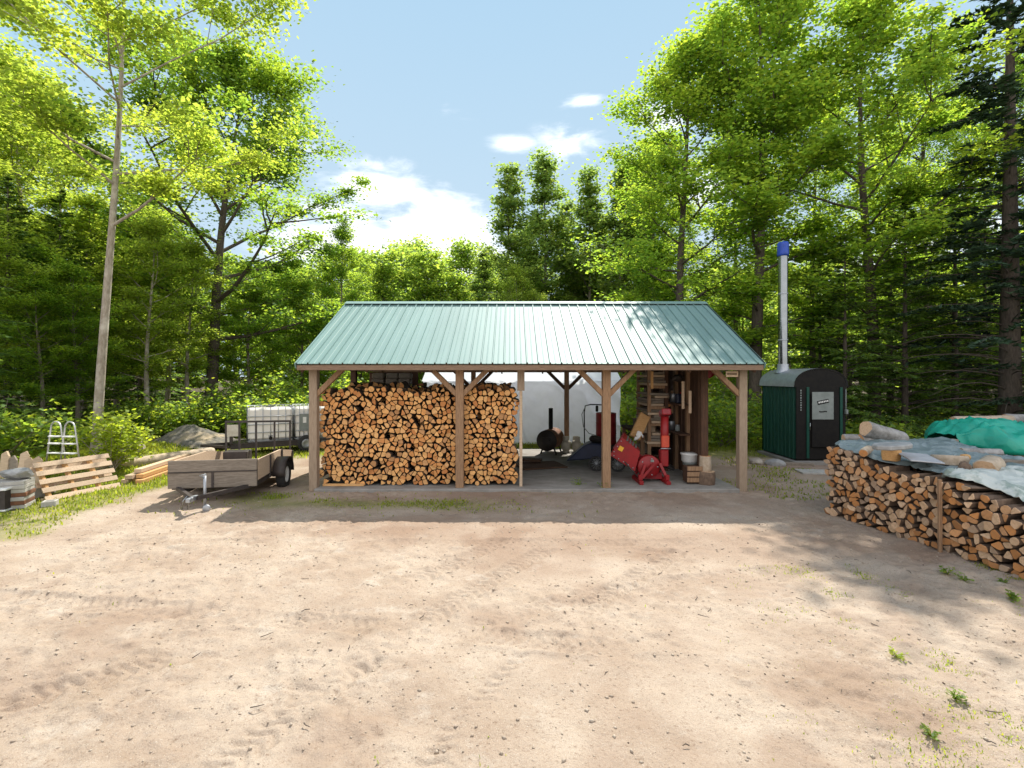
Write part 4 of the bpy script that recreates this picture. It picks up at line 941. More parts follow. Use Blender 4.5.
mb = MB(); mb.prism([Vector(((hw + .03) * c, -hd + .0, side - .02 + (hr - .035) * (s_ ** .8))) for c, s_ in arc], (0, .03, 0)); mb.build('front_gable', M['black'], bo)
MB().span((-hw, -hd + .0, .02), (hw, -hd + .03, side - .021)).build('front_panel', M['black'], bo)
for x in (-hw + .30, hw - .13): MB().span((x - .035, -hd - .03, .05), (x + .035, -hd - .001, 1.95)).build('corner_trim', M['boiler_green'], bo, bevel=.004)
MB().span((-hw - .01, -hd - .02, .02), (-hw + .06, -hd - .001, 1.96)).build('corner_trim', M['black'], bo, bevel=.004)
dr = MB().span((-.27, -hd - .05, .35), (.46, -hd - .001, 1.72)).build('door', M['black'], bo, bevel=.01)
def pl(px, py): return at(px, py, by0 - .06) - O
a, c = pl(812, 419.5), pl(833.5, 392)
pt = MB().span((a.x, a.y - .012, a.z), (c.x, a.y + .006, c.z)).build('door_plate', M['grey_plate'], dr, bevel=.004)
cx = (a.x + c.x) / 2
mb = MB(); mb.box((cx, a.y - .018, a.z + .47), (.30, .008, .10), Matrix.Rotation(-.22, 3, 'Y')); mb.build('emblem', M['black'], dr)
mb = MB()
for k in range(6): mb.box((cx - .11 + k * .045, a.y - .025, a.z + .475 + (k - 2.5) * .009), (.030, .005, .045), Matrix.Rotation(-.2, 3, 'Y'))
mb.build('emblem_letters', M['white'], dr)
mb = MB()
for k in range(7): mb.box((cx - .09 + k * .03, a.y - .016, a.z + .21 - .008 * math.sin(k)), (.022, .005, .03))
mb.build('plate_letters', M['black'], dr)
MB().tube([(cx - .36, -hd - .06, .80), (cx - .36, -hd - .10, .80), (cx - .36, -hd - .10, 1.0), (cx - .36, -hd - .06, 1.0)], .012, 6).build('door_handle', M['steel'], dr)
mb = MB()
for k in range(9): mb.box((-hw + .115, -hd - .016, 1.86 - k * .065), (.035, .006, .034 if k % 3 else .045))
mb.build('side_lettering', M['grey_plate'], bo)
mb = MB(); mb.box((hw - .02, -hd - .06, 1.30), (.05, .08, .12)); mb.tube([(hw - .02, -hd - .04, 1.36), (hw - .02, -hd - .04, 1.9)], .012, 6); mb.build('control_box', M['grey_plate'], bo, bevel=.006)
mb = MB(); mb.span((-hw - .12, -hd - .18, -.14), (hw + .1, hd + .1, -.02)); tag(mb.build('boiler_pad', M['concrete'], bo), None)
ch = empty('chimney', (0, 0, 0)); ch.parent = bo
chx = at(783, 300, 14.3) - O
zt = (at(783, 256, 14.3) - O).z; zc = (at(783, 242.5, 14.3) - O).z
MB().lathe([(.128, 2.2), (.128, zt)], (chx.x, chx.y, 0), 24).build('flue_pipe', M['steel'], ch)
for py in (294, 340): zz = (at(783, py, 14.3) - O).z; MB().lathe([(.13, zz - .02), (.136, zz - .012), (.136, zz + .012), (.13, zz + .02)], (chx.x, chx.y, 0), 24).build('pipe_band', M['galv'], ch)
MB().lathe([(.0, zt - .01), (.152, zt - .01), (.155, zt + .05), (.155, zc - .05), (.14, zc), (0, zc)], (chx.x, chx.y, 0), 24).build('chimney_cap', M['blue'], ch)
MB().lathe([(.22, 2.34), (.16, 2.46), (.146, 2.60)], (chx.x, chx.y, 0), 24).build('flashing', M['galv'], ch)
rock('field_stone', at(775, 463, 12.9) + Vector((0, 0, -.02)), (.26, .18, .13), 31, 'grey_stone', 'rounded field stone lying at the left foot of the green boiler')
rock('field_stone', at(756, 461, 13.1) + Vector((0, 0, -.03)), (.18, .15, .13), 32, 'stone', 'small brown stone between the right post and the boiler')
p = atz(815, 472, -.045); o = MB().box((0, 0, 0), (.75, .5, .05), Matrix.Rotation(-.15, 3, 'Z')).build('paving_slab', M['block'], None, p, bevel=.01); tag(o, 'pale paving slab lying on the ground before the boiler door', 'paving slab')
p = atz(790, 464, -.03); o = MB().box((0, 0, 0), (1.1, .16, .09), Matrix.Rotation(-.2, 3, 'Z')).build('ground_beam', M['grey_wood'], None, p, bevel=.01); tag(o, 'grey timber on the ground along the front of the boiler pad', 'timber')

# ================================================================== utility trailer
TA = R(9.5)
tr = empty('utility_trailer', (-5.63, 9.25, gz(-5.6, 9.3)), TA, 'brown wooden sided utility trailer with a raised rear ramp gate', 'trailer')
tw, tl = .73, 2.42; z0 = .31; z1 = .80
for x in (-tw + .04, tw - .04): MB().span((x - .03, 0, z0 - .06), (x + .03, tl, z0 + .02)).build('frame_rail', M['trailer_steel'], tr)
for y in (.03, .8, 1.6, tl - .03): MB().span((-tw + .075, y - .025, z0 - .05), (tw - .075, y + .025, z0 + .01)).build('cross_member', M['trailer_steel'], tr)
MB().span((-tw + .02, .04, z0 + .025), (tw - .02, tl - .02, z0 + .06)).build('deck', M['grey_wood'], tr)
for k, (a, b) in enumerate(((z0 - .03, z0 + .255), (z0 + .275, z1 - .005))): MB().span((-tw - .04, -.045, a), (tw + .04, -.005, b)).build('front_board', M['grey_wood'], tr, bevel=.004)
MB().span((-tw - .03, -.002, z0 - .02), (-tw + .03, .04, z1 - .01)).build('stake', M['trailer_steel'], tr); MB().span((tw - .03, -.002, z0 - .02), (tw + .03, .04, z1 - .01)).build('stake', M['trailer_steel'], tr)
MB().span((-.02, -.06, z0 - .03), (.02, -.046, z0 + .25)).build('stake', M['trailer_steel'], tr)
MB().span((-tw - .04, -.055, z0 + .256), (tw + .04, -.0055, z0 + .274)).build('front_rail', M['trailer_steel'], tr)
for x, s in ((-tw - .02, -1), (tw + .02, 1)):
    poly = [Vector((x - .018, .045, z0 + .07)), Vector((x - .018, tl - .05, z0 + .07)), Vector((x - .018, tl - .05, z0 + .30)), Vector((x - .018, 1.5, z0 + .44)), Vector((x - .018, .045, z1 - .03))]
    MB().prism(poly, (.036, 0, 0)).build('side_board', M['pale_wood'], tr)
    for y in (.75, 1.55, tl - .04): MB().span((x + s * .022 - .02, y - .025, z0 - .02), (x + s * .022 + .02, y + .025, z1 - .05 - (.16 if y > 2 else 0))).build('stake', M['trailer_steel'], tr)
    wx = x + s * .17; wy = 1.15; wr = .285; wz = .285 - .02
    rotx = Matrix.Rotation(PI / 2, 3, 'Y')
    wh = empty('wheel', (wx, wy, wz)); wh.parent = tr
    MB().lathe([(.17, -.075), (.20, -.085), (.265, -.085), (.285, -.06), (.285, .06), (.265, .085), (.20, .085), (.17, .075)], (0, 0, 0), 28, 0, rotx).build('tyre', M['rubber'], wh)
    MB().lathe([(0, .02 * s), (.05, .035 * s), (.06, .02 * s), (.13, .01 * s), (.165, .055 * s), (.175, .07 * s), (.172, -.07 * s)], (0, 0, 0), 24, 0, rotx).build('rim', M['white'], wh)
    mb = MB(); pf = [(math.cos(a), math.sin(a)) for a in [PI * k / 12 for k in range(13)]]
    vs = [(wx + dx, wy + .37 * c, wz + .02 + .37 * s2 * .98) for dx in (-.12, .12) for c, s2 in pf]; mb.add(vs, [(i, i+1, 13+i+1, 13+i) for i in range(12)], 0, True)
    vs2 = [(wx + s * .12, wy + k * c, wz + .02 + k * s2 * .98) for k in (.37, .34) for c, s2 in pf]; mb.add(vs2, [(i, i+1, 13+i+1, 13+i) for i in range(12)])
    o = mb.build('fender', M['trailer_steel'], tr, fix=False); o.modifiers.new('thick', 'SOLIDIFY').thickness = .006
MB().tube([(-tw - .19, 1.15, .27), (tw + .19, 1.15, .27)], .028, 8).build('axle', M['trailer_steel'], tr)
for s in (-1, 1): MB().bar((s * .62, -.002, z0 - .03), (s * .04, -.78, z0 - .05), .06, .07).build('tongue', M['trailer_steel'], tr)
MB().bar((0, -.70, z0 - .05), (0, -1.02, z0 - .04), .07, .075).build('coupler', M['galv'], tr, bevel=.01)
jk = empty('jack', (0, 0, 0)); jk.parent = tr
jx = .12
MB().tube([(jx, -.66, .08), (jx, -.66, .62)], .024, 10).build('jack_tube', M['galv'], jk)
MB().tube([(jx, -.66, .56), (jx - .06, -.70, .63), (jx + .05, -.74, .66)], .013, 6).build('jack_crank', M['galv'], jk)
MB().tube([(jx, -.66, .1), (jx + .03, -.70, .08)], .02, 8).build('jack_fork', M['galv'], jk)
MB().lathe([(.0, -.02), (.05, -.02), (.065, -.012), (.065, .012), (.05, .02), (0, .02)], (jx + .05, -.72, .06), 18, 0, Matrix.Rotation(PI / 2, 3, 'X')).build('jack_wheel', M['galv'], jk)
for k, x in enumerate((-.10, -.19)): MB().tube([(x + .06, -.72, z0 - .02), (x, -.74, z0 - .10), (x - .01, -.76, .06)], .012, 6).build('safety_chain', M['steel'], tr)
gt = empty('ramp_gate', (0, 0, 0)); gt.parent = tr
gy0 = tl + .02; gtop = 1.27
for x in (-tw + .02, -tw + .31, -.05, .36, tw - .02): MB().span((x - .018, gy0 - .018, z0), (x + .018, gy0 + .018, gtop)).build('gate_bar', M['trailer_steel'], gt)
MB().span((-tw, gy0 - .022, gtop + .001), (tw, gy0 + .022, gtop + .045)).build('gate_rail', M['trailer_steel'], gt)
MB().span((-tw + .041, gy0 - .012, .95), (-tw + .289, gy0 + .012, 1.22)).build('gate_panel', M['tank_cream'], gt)
def on_deck(x, y, z): return tr.matrix_world @ Vector((x, y, z))
bpy.context.view_layer.update()
o = MB().box((0, 0, 0), (.50, .34, .30)).build('tool_box', M['trailer_steel'], None, on_deck(-.30, 2.0, z0 + .215), bevel=.015); o.rotation_euler = (0, 0, TA); tag(o, 'dark brown tool box standing at the rear of the wooden trailer', 'tool box')
o = rock('rubble_sack', on_deck(.32, .55, z0 + .22), (.30, .26, .17), 12, 'grey_stone', 'pale full sack lying on the deck of the wooden trailer', 'sack')

# ================================================================== second trailer with caged tanks
t2 = empty('flat_trailer', (-7.0, 15.6, gz(-7, 15.6)), R(29), 'low black flat trailer carrying the white caged water tanks', 'trailer')
for y in (-.52, .52): MB().span((-1.7, y - .04, .20), (1.7, y + .04, .32)).build('frame_rail', M['trailer_steel'], t2)
for x in (-1.65, -.8, 0, .8, 1.65): MB().span((x - .04, -.479, .21), (x + .04, .479, .30)).build('cross_member', M['trailer_steel'], t2)
MB().span((-1.7, -.56, .325), (1.7, .56, .365)).build('deck', M['trailer_steel'], t2)
for s in (-1, 1):
    wh = empty('wheel', (.35, s * .68, .26)); wh.parent = t2; wh.scale = (.8, .8, .8); ry = Matrix.Rotation(PI / 2, 3, 'X')
    MB().lathe([(.19, -.08), (.30, -.09), (.325, -.06), (.325, .06), (.30, .09), (.19, .08)], (0, 0, 0), 24, 0, ry).build('tyre', M['rubber'], wh)
    MB().lathe([(0, .03), (.1, .03), (.19, .07), (.19, -.07), (.1, -.03), (0, -.03)], (0, 0, 0), 20, 0, ry).build('rim', M['galv'], wh)
MB().tube([(.35, -.68, .26), (.35, .68, .26)], .03, 8).build('axle', M['trailer_steel'], t2)
for s in (-1, 1): MB().bar((-1.7, s * .45, .26), (-2.45, s * .05, .30), .07, .08).build('tongue', M['trailer_steel'], t2)
MB().span((-1.72, -.60, .37), (-1.64, .60, .62)).build('head_board', M['trailer_steel'], t2)
MB().span((.8, -.585, .06), (1.25, -.562, .30)).build('step_plate', M['galv'], t2)
bpy.context.view_layer.update()
def tote(x, label, fine):
    root = empty('caged_tank', t2.matrix_world @ Vector((x, 0, .37)), R(29), label, 'water tank', None)
    MB().span((-.60, -.50, .06), (.60, .50, 1.0)).build('tank', M['poly'], root, bevel=.05)
    MB().lathe([(.0, .04), (.11, .04), (.11, 0), (.11, 0)], (0, 0, 1.0), 18).build('filler_cap', M['black'], root)
    MB().span((-.60, -.50, .0), (.60, .50, .055)).build('pallet_base', M['galv'], root)
    cage = MB(); nxx = 11 if fine else 7; r_ = .010
    for k in range(nxx):
        X = -.62 + 1.24 * k / (nxx - 1)
        for Yy in (-.52, .52): cage.tube([(X, Yy, .02), (X, Yy, 1.04)], r_, 5)
    for k in range(6):
        Yy = -.52 + 1.04 * k / 5
        for X in (-.62, .62): cage.tube([(X, Yy, .02), (X, Yy, 1.04)], r_, 5)
    for z in (.04, .28, .52, .76, 1.04): cage.tube([(-.62, -.53, z), (.62, -.53, z), (.62, .53, z), (-.62, .53, z), (-.62, -.53, z)], r_ * 1.2, 5)
    cage.build('cage', M['galv'], root)
    if fine:
        for X in (-.33, .33): MB().span((X - .17, -.552, .30), (X + .17, -.545, .80)).build('data_plate', M['grey_plate'], root); MB().span((X - .07, -.556, .52), (X + .03, -.5525, .70)).build('paper_label', M['white'], root)
    mb = MB(); mb.tube([(0, -.50, .10), (0, -.60, .10)], .05, 10); mb.tube([(-.06, -.58, .17), (.06, -.58, .17)], .012, 6); mb.build('outlet_valve', M['black'], root)
tote(-.64, 'white tank in a wide square cage at the left of the flat trailer', False)
tote(.66, 'white tank with two grey data plates next to the shed post', True)

# ================================================================== left border: pallet, boards, blocks, pool ladder, boulders
def slat_pallet():
    a = atz(46, 502, gz(-8.6, 9)); b = atz(121, 487, gz(-8.3, 10.3)); d = (b - a); L = d.length; d.normalize()
    back = Vector((-d.y, d.x, 0)); back = back if back.x < 0 else -back
    up = (Vector((0, 0, 1)) * .86 + back * .50).normalized(); n = d.cross(up).normalized()
    root = empty('wood_pallet', a, 0, 'slatted wooden pallet leaning back on its edge beside the driveway', 'pallet')
    rt = Matrix((d, n, up)).transposed()
    for k in range(5): MB().box(d * (L / 2) + up * (.055 + k * .175), (L, .022, .10), rt).build('slat', M['pale_wood'], root, bevel=.003)
    for x in (.05, .37, .7): 
        for q in (1,): MB().box(d * (L * (x + .03)) + up * .39 - n * (.06 * (1 if n.dot(back) < 0 else -1)), (.05, .09, .86), rt).build('stringer', M['fresh_wood'], root)
    for k in range(3): MB().box(d * (L / 2) + up * (.065 + k * .33) - n * (.12 * (1 if n.dot(back) < 0 else -1)), (L, .022, .115), rt).build('slat', M['pale_wood'], root)
slat_pallet()
a0 = Vector((-8.15, 10.7, gz(-8.2, 10.8))); a1 = Vector((-8.45, 12.9, gz(-8.4, 12.8)))
for k, (dx, dz, l0, l1, m, lab) in enumerate(((0, .05, 0, 1, 'fresh_wood', 'thick orange board at the front foot of the lumber stack'), (-.17, .05, .06, 1.02, 'fresh_wood', 'second orange board from the front, low in the lumber stack'), (-.34, .05, .0, .97, 'pale_wood', 'low pale board at the back of the lumber stack'), (-.07, .15, .03, .99, 'fresh_wood', 'orange board lying across the upper front of the lumber stack'), (-.25, .15, -.03, 1.0, 'pale_wood', 'pale board on the upper back of the lumber stack'), (-.17, .25, .05, 1.03, 'pale_wood', 'topmost pale board of the lumber stack'))):
    p, q = a0.lerp(a1, l0), a0.lerp(a1, l1); off = Vector((dx, .02 * k, dz))
    o = MB().bar(p + off, q + off + Vector((0, 0, .01)), .15, .085).build('lumber_board', M[m], None, bevel=.004); tag(o, lab, 'board')
for t in (.15, .85):
    p = a0.lerp(a1, t); o = MB().box(p + Vector((-.17, 0, -.02)), (.6, .09, .05)).build('bearer', M['grey_wood'], None); tag(o, ('near' if t < .5 else 'far') + ' grey bearer under the lumber stack', 'bearer')
round_log('pale_log', Vector((-9.25, 12.75, gz(-9.3, 12.8) + .10)), 3.0, .15, R(66), .0, 'bark_pale2', 'long whitish log lying behind the lumber stack', seed=21); 
rock('boulder', at(131, 446, 13.2) + Vector((0, 0, -.08)), (.36, .30, .27), 41, 'stone', 'brown boulder behind the long whitish log')
rock('boulder', at(150, 452, 14.5) + Vector((0, 0, -.10)), (.30, .25, .20), 44, 'grey_stone', 'smaller grey boulder half hidden behind the long whitish log')
# gravel mound
gx0 = at(193, 449, 15.9); nu = 60; vs = []; zb = gz(gx0.x, 15.9)
for i in range(nu + 1):
    for j in range(nu + 1):
        u, v = i / nu * 2 - 1, j / nu * 2 - 1; rr_ = math.hypot(u, v)
        h = max(0, 1 - rr_) ** .8 * .50 * (1 + .35 * math.exp(-((u + .25) ** 2 + v * v) * 6)); x, y = u * 1.35, v * 1.1
        vs.append((x, y, h + (float(vnoise(np.array([x + 9]), np.array([y]), .3, 4)[0]) * .10 + float(vnoise(np.array([x]), np.array([y]), .1, 5)[0]) * .05) * min(1, h * 6) - .05))
mb = MB(); mb.add(vs, [(i*(nu+1)+j, (i+1)*(nu+1)+j, (i+1)*(nu+1)+j+1, i*(nu+1)+j+1) for i in range(nu) for j in range(nu)], 0, True)
o = mb.build('gravel_mound', M['gravel_mound'], None, (gx0.x, 15.9, zb), fix=False); tag(o, 'heap of dark gravel with sandy patches below the leaning maple', 'gravel heap'); 
# pool ladder: two hooped sides, steps between
lp = at(63, 461, 10.35); pl_ = empty('pool_ladder', (lp.x, lp.y, lp.z), R(-8), 'aluminium pool ladder with two hooped rails standing in the weeds', 'ladder')
for s in (-1, 1):
    pts = []
    for k in range(9): a = PI * k / 8; pts.append((s * .20 + .145 * math.cos(PI - a), 0, .82 + .17 * math.sin(a)))
    pts = [(s * .20 - .21, -.05, 0)] + [(s * .20 - .17, -.02, .5)] + pts + [(s * .20 + .17, .02, .5), (s * .20 + .21, .05, 0)]
    MB().tube(pts, .018, 8).build('rail', M['alu'], pl_)
    for k, z in enumerate((.20, .44, .62)): MB().box((s * .20, -.02, z), (.40 - z * .13, .10, .03)).build('step', M['white'], pl_, bevel=.006)
pl_.scale = (.86, .86, .84)
# stacked stone slabs, bin, blocks at the far left
sb = Vector((-9.02, 8.78, gz(-8.8, 8.8)))
for k in range(7):
    o = MB().box((0, 0, 0), (.58, .42, .068), Matrix.Rotation(.45 + .02 * math.sin(k * 5), 3, 'Z')).build('stone_slab', M['block'] if k not in (1, 3) else M['rust'], None, sb + Vector((.01 * math.sin(k * 3), .01 * math.cos(k * 2), .036 + k * .0705)), bevel=.006)
    tag(o, ['lowest grey slab', 'reddish slab second from the bottom', 'third grey slab from the bottom', 'upper reddish slab fourth from the bottom', 'grey slab third from the top', 'grey slab second from the top', 'topmost grey slab'][k] + ' in the stack at the left edge', 'slab', 'stone slabs stacked at the left edge')
for px, py, d, lab in ((33, 500, (.40, .2, .2), 'grey hollow concrete block against the low end of the pallet'), (44, 497, (.40, .2, .2), 'pale concrete block touching the bottom slat of the pallet'), (50, 506, (.2, .2, .10), 'small broken concrete block on the grass before the pallet')):
    p = atz(px, py, gz(-8.6, 9)); root = empty('concrete_block', (p.x, p.y, gz(p.x, p.y)), R(20 + px * 2), lab, 'block'); x, y, z = d
    MB().span((-x/2, -y/2, 0), (x/2, -y/2 + .035, z)).build('face_shell', M['block'], root, bevel=.004); MB().span((-x/2, y/2 - .035, 0), (x/2, y/2, z)).build('face_shell', M['block'], root, bevel=.004)
    for xx in (-x/2 + .018, 0, x/2 - .018): MB().span((xx - .017, -y/2 + .036, 0), (xx + .017, y/2 - .036, z - .002)).build('web', M['block'], root)
rock('field_stone', sb + Vector((.05, .1, .60)), (.30, .22, .11), 51, 'grey_stone', 'pale rounded stone on top of the slab stack')
p = at(3, 491, 8.6); bn = empty('steel_bin', (p.x - .12, 8.6, gz(p.x, 8.6)), R(15), 'dark open bin with pale rims at the left picture edge', 'bin')
MB().span((-.22, -.16, .03), (.22, .16, .36)).build('body', M['trailer_steel'], bn); 
for z in (.0, .362): MB().span((-.24, -.18, z), (.24, .18, z + .03)).build('rim', M['white'], bn, bevel=.004)
for k, (px, h, lab) in enumerate(((2, .62, 'leftmost pale pointed stake behind the slab stack'), (10, .55, 'broad brownish stake behind the slab stack'), (17, .66, 'tall white stake behind the slab stack'), (24, .55, 'short grey stake behind the slab stack'), (31, .6, 'rightmost pale stake behind the slab stack'))):
    x = (px - 512) * 10.0 / F; mb = MB(); zz = gz(x, 10.0) - .05; q = .085
    mb.prism([Vector((-q, 0, 0)), Vector((q, 0, 0)), Vector((q * .9, 0, h - .1)), Vector((.02, 0, h)), Vector((-q * .9, 0, h - .06))], (0, .04, 0)); o = mb.build('wood_stake', M['pale_wood'] if k != 1 else M['grey_wood'], None, (x, 10.0 + .03 * k, zz)); o.rotation_euler = (R(-6), R(4 * math.sin(k * 4)), .1 * k); tag(o, lab, 'stake')

# ================================================================== white fabric shelter behind the shed
wsx0, wsx1, wy0, wy1, we, wr = -3.05, 3.72, 16.9, 22.5, 2.14, 3.45
ws = empty('fabric_shelter', (.33, 19.7, 0), 0, 'white fabric shelter with a low peaked roof standing behind the shed', 'shelter')
def fsheet(fn, nu, nv, name):
    vs = [fn(i / nu, j / nv) for i in range(nu + 1) for j in range(nv + 1)]
    mb = MB(); mb.add([Vector(v) - Vector((.33, 19.7, 0)) for v in vs], [(i*(nv+1)+j, i*(nv+1)+j+1, (i+1)*(nv+1)+j+1, (i+1)*(nv+1)+j) for i in range(nu) for j in range(nv)], 0, True)
    return mb.build(name, M['white_fabric'], ws, fix=False)
def vn(a, b, w_, k): return float(vnoise(np.array([a]), np.array([b]), w_, k)[0])
gz0 = gz(0, 16.9)
crz = lambda a, b, wl, k: max(0, 1 - abs(vn(a, b, wl, k)) * 7) ** 1.5
fsheet(lambda u, v: (wsx0 + (wsx1 - wsx0) * u, wy0 - .11 * crz(u * 7 - v * 1.6, u * 1.2 + v * 1.4, 1.1, 3) - .07 * crz(u * 7 + v, v * 1.2, .7, 6) + (.24 * vn(u * 7 - v * 2.0, v * 1.2, .8, 2) + .10 * vn(u * 7 + v * 1.5, v * 2, .3, 3) + .05 * vn(u * 7, v * .5, .22, 5)) * min(1, 6 * v + .3), gz0 + (we - gz0) * v), 200, 60, 'front_wall')
fsheet(lambda u, v: (wsx0 + (wsx1 - wsx0) * u, wy1, gz0 + (we - gz0) * v), 20, 4, 'back_wall')
for X in (wsx0, wsx1): fsheet(lambda u, v, X=X: (X + .05 * vn(u * 6, v * 2, .5, 4), wy0 + (wy1 - wy0) * u, gz0 + (we + (wr - we) * (1 - abs(2 * u - 1)) - gz0) * v), 30, 12, 'end_wall')
for s in (0, 1): fsheet(lambda u, v, s=s: (wsx0 - .05 + (wsx1 - wsx0 + .1) * u, (wy0 - .08 if s == 0 else wy1 + .08) + (19.7 - (wy0 - .08 if s == 0 else wy1 + .08)) * v, we - .03 + .12 * vn(u * 7, v * 3, .6, 5 + s) * (1 - abs(2 * v - 1)) + (wr - we) * v), 60, 16, 'roof_sheet')

# ================================================================== things on the slab
# barrel stove
bsx = at(551, 441, 14.6); bs = empty('barrel_stove', (bsx.x, 14.6, 0), R(-20), 'rusty barrel stove with a short black stove pipe on the slab', 'stove')
ry = Matrix.Rotation(PI / 2, 3, 'X')
MB().lathe([(.0, .45), (.285, .45), (.30, .43), (.305, .2), (.295, .15), (.295, -.15), (.305, -.2), (.30, -.41)], (0, 0, .42), 26, 0, ry).build('barrel', M['rust'], bs)
MB().lathe([(.30, .452), (.305, .475), (.02, .478), (0, .478)], (0, 0, .42), 26, 0, ry).build('front_plate', M['black_iron'], bs)
dd = MB().span((-.14, -.51, .30), (.14, -.482, .52)).build('stove_door', M['black_iron'], bs, bevel=.006); MB().tube([(.10, -.512, .38), (.10, -.54, .40), (.10, -.512, .45)], .008, 6).build('door_handle', M['steel'], dd)
pp = MB().lathe([(.065, .70), (.065, 1.33), (.0, 1.33)], (-.02, .05, 0), 16).build('stove_pipe', M['black'], bs)
for sx in (-1, 1):
    for yy in (-.28, .28): MB().bar((sx * .17, yy, .17), (sx * .24, yy, .001), .04, .04, (0, 1, 0)).build('leg', M['black_iron'], bs)
# propane tanks
for k, (px, lab) in enumerate(((566, 'grey propane tank just right of the barrel stove'), (576.5, 'grey propane tank farther right of the barrel stove'))):
    p = at(px, 450, 14.75); g = empty('propane_tank', (p.x, 14.75, 0), .6 * k, lab, 'gas tank')
    MB().lathe([(.0, .05), (.09, .05), (.14, .10), (.152, .16), (.152, .26), (.14, .32), (.09, .36), (.0, .375)], (0, 0, 0), 22).build('tank', M['tank_cream'], g)
    MB().lathe([(.10, .0), (.10, .07)], (0, 0, 0), 18).build('foot_ring', M['tank_cream'], g)
    mb = MB(); 
    for a0_ in (0.2, PI + .2): mb.add([(.105 * math.cos(a0_ + i * .3), .105 * math.sin(a0_ + i * .3), z) for z in (.345, .47) for i in range(8)], [(i, i+1, 9+i, 8+i) for i in range(7)])
    o = mb.build('collar', M['tank_cream'], g, fix=False); o.modifiers.new('thick', 'SOLIDIFY').thickness = .006
    MB().tube([(0, 0, .37), (0, 0, .43), (.04, 0, .43)], .016, 8).build('valve', M['galv'], g)
# red drum with a hand pump
p = at(606, 440, 14.0); dm = empty('fuel_drum', (p.x, 14.0, 0), 0, 'dark red steel drum with a hand pump behind the third post', 'drum')
MB().lathe([(.0, .36), (.28, .36), (.285, .38), (.285, .64), (.295, .66), (.285, .68), (.285, .93), (.295, .95), (.285, .97), (.285, 1.22), (.29, 1.235), (.27, 1.24), (.26, 1.22), (0, 1.22)], (0, 0, 0), 28).build('drum', M['dark_red'], dm)
MB().span((-.31, -.28, .0), (.31, .28, .355)).build('stand', M['black_iron'], dm)
hs = MB(); hs.tube([(-.02, -.05, 1.22), (-.02, -.05, 1.44), (-.12, -.06, 1.47), (-.45, -.05, 1.48), (-.60, -.05, 1.44), (-.63, -.05, 1.25), (-.62, -.05, .3)], .018, 8); hs.build('pump_pipe', M['black'], dm)
MB().tube([(-.60, -.06, 1.42), (-.70, -.07, 1.2), (-.66, -.09, .85), (-.50, -.10, .66), (-.28, -.12, .60)], .012, 7).build('hose', M['grey_plate'], dm)
MB().box((-.27, -.06, 1.36), (.07, .07, .17)).build('nozzle', M['black'], dm, bevel=.01); MB().tube([(-.27, -.06, 1.44), (-.27, -.06, 1.475)], .008, 6).build('nozzle_hook', M['black'], dm)
mb = MB(); mb.span((-.289, -.02, .9), (-.2865, .02, 1.0)); mb.build('drum_mark', M['white'], dm)
# dark blue wheelbarrow
p = at(592, 467, 12.2); wb = empty('wheelbarrow', (p.x, 12.2, 0), R(-12), 'dark navy garden cart with spoked wheels behind the third post', 'cart')
tray = [Vector((-.62, -.30, .20)), Vector((.30, -.34, .30)), Vector((.46, -.38, .62)), Vector((-.04, -.36, .66)), Vector((-.20, -.36, .58))]
mb = MB(); mb.prism(tray, (0, .70, 0)); tb = mb.build('tray', M['navy'], wb, bevel=.03)
MB().box((.18, .0, .72), (.50, .55, .10), Matrix.Rotation(.1, 3, 'Y')).build('tarp_bundle', M['black'], wb, bevel=.05)
for x, yy in ((.12, -.40), (.12, .40), (.62, -.36)):
    wh = empty('wheel', (x, yy, .18)); wh.parent = wb
    mb = MB(); mb.tube([(.16 * math.cos(a), 0, .16 * math.sin(a)) for a in [2 * PI * k / 20 for k in range(21)]], .024, 8, cap=False); mb.build('tyre', M['rubber'], wh, fix=False)
    mb = MB()
    for k in range(6): a = PI * k / 6; mb.tube([(-.15 * math.cos(a), 0, -.15 * math.sin(a)), (.15 * math.cos(a), 0, .15 * math.sin(a))], .006, 5)
    mb.build('rim', M['galv'], wh)
MB().tube([(.3, -.3, .34), (.75, -.28, .55), (.98, -.24, .72)], .016, 8).build('handle', M['black'], wb); MB().tube([(.3, .3, .34), (.75, .28, .55), (.98, .24, .72)], .016, 8).build('handle', M['black'], wb)
# wood chipper
cp = atz(653, 485, 0); wc = empty('wood_chipper', (cp.x, 10.62, 0), 0, 'red wood chipper with a wide feed hopper and upright chute on the slab', 'chipper')
yb = 10.62
def W3(px, py, y): return at(px, py, y) - Vector((cp.x, yb, 0))
def hull4(a, b, name, m, inner=None):
    mb = MB(); mb.add(a + b, [(0, 1, 5, 4), (1, 2, 6, 5), (2, 3, 7, 6), (3, 0, 4, 7)]); o = mb.build(name, m, wc, fix=False); s = o.modifiers.new('thick', 'SOLIDIFY'); s.thickness = .012; s.offset = 0; return o
big = [W3(611, 454, 10.55), W3(624, 437, 10.75), W3(629, 431, 11.25), W3(613, 449, 11.35)]
big = [W3(610, 455, 10.50), W3(622, 437.5, 10.50), W3(624, 432, 11.20), W3(613, 448, 11.20)]
sml = [W3(635, 471, 10.52), W3(640, 452, 10.52), W3(640, 450, 10.85), W3(635, 467, 10.85)]
hop = hull4(big, sml, 'hopper', M['red'])
mb = MB(); 
for k in range(4):
    t0_ = .25 + k * .16; a = big[1].lerp(sml[1], t0_); b = big[2].lerp(sml[2], t0_)
    mb.bar(a + Vector((.01, -.02, .012)), b + Vector((.01, 0, .012)), .03, .006)
mb.build('warning_strip', M['grey_plate'], hop)
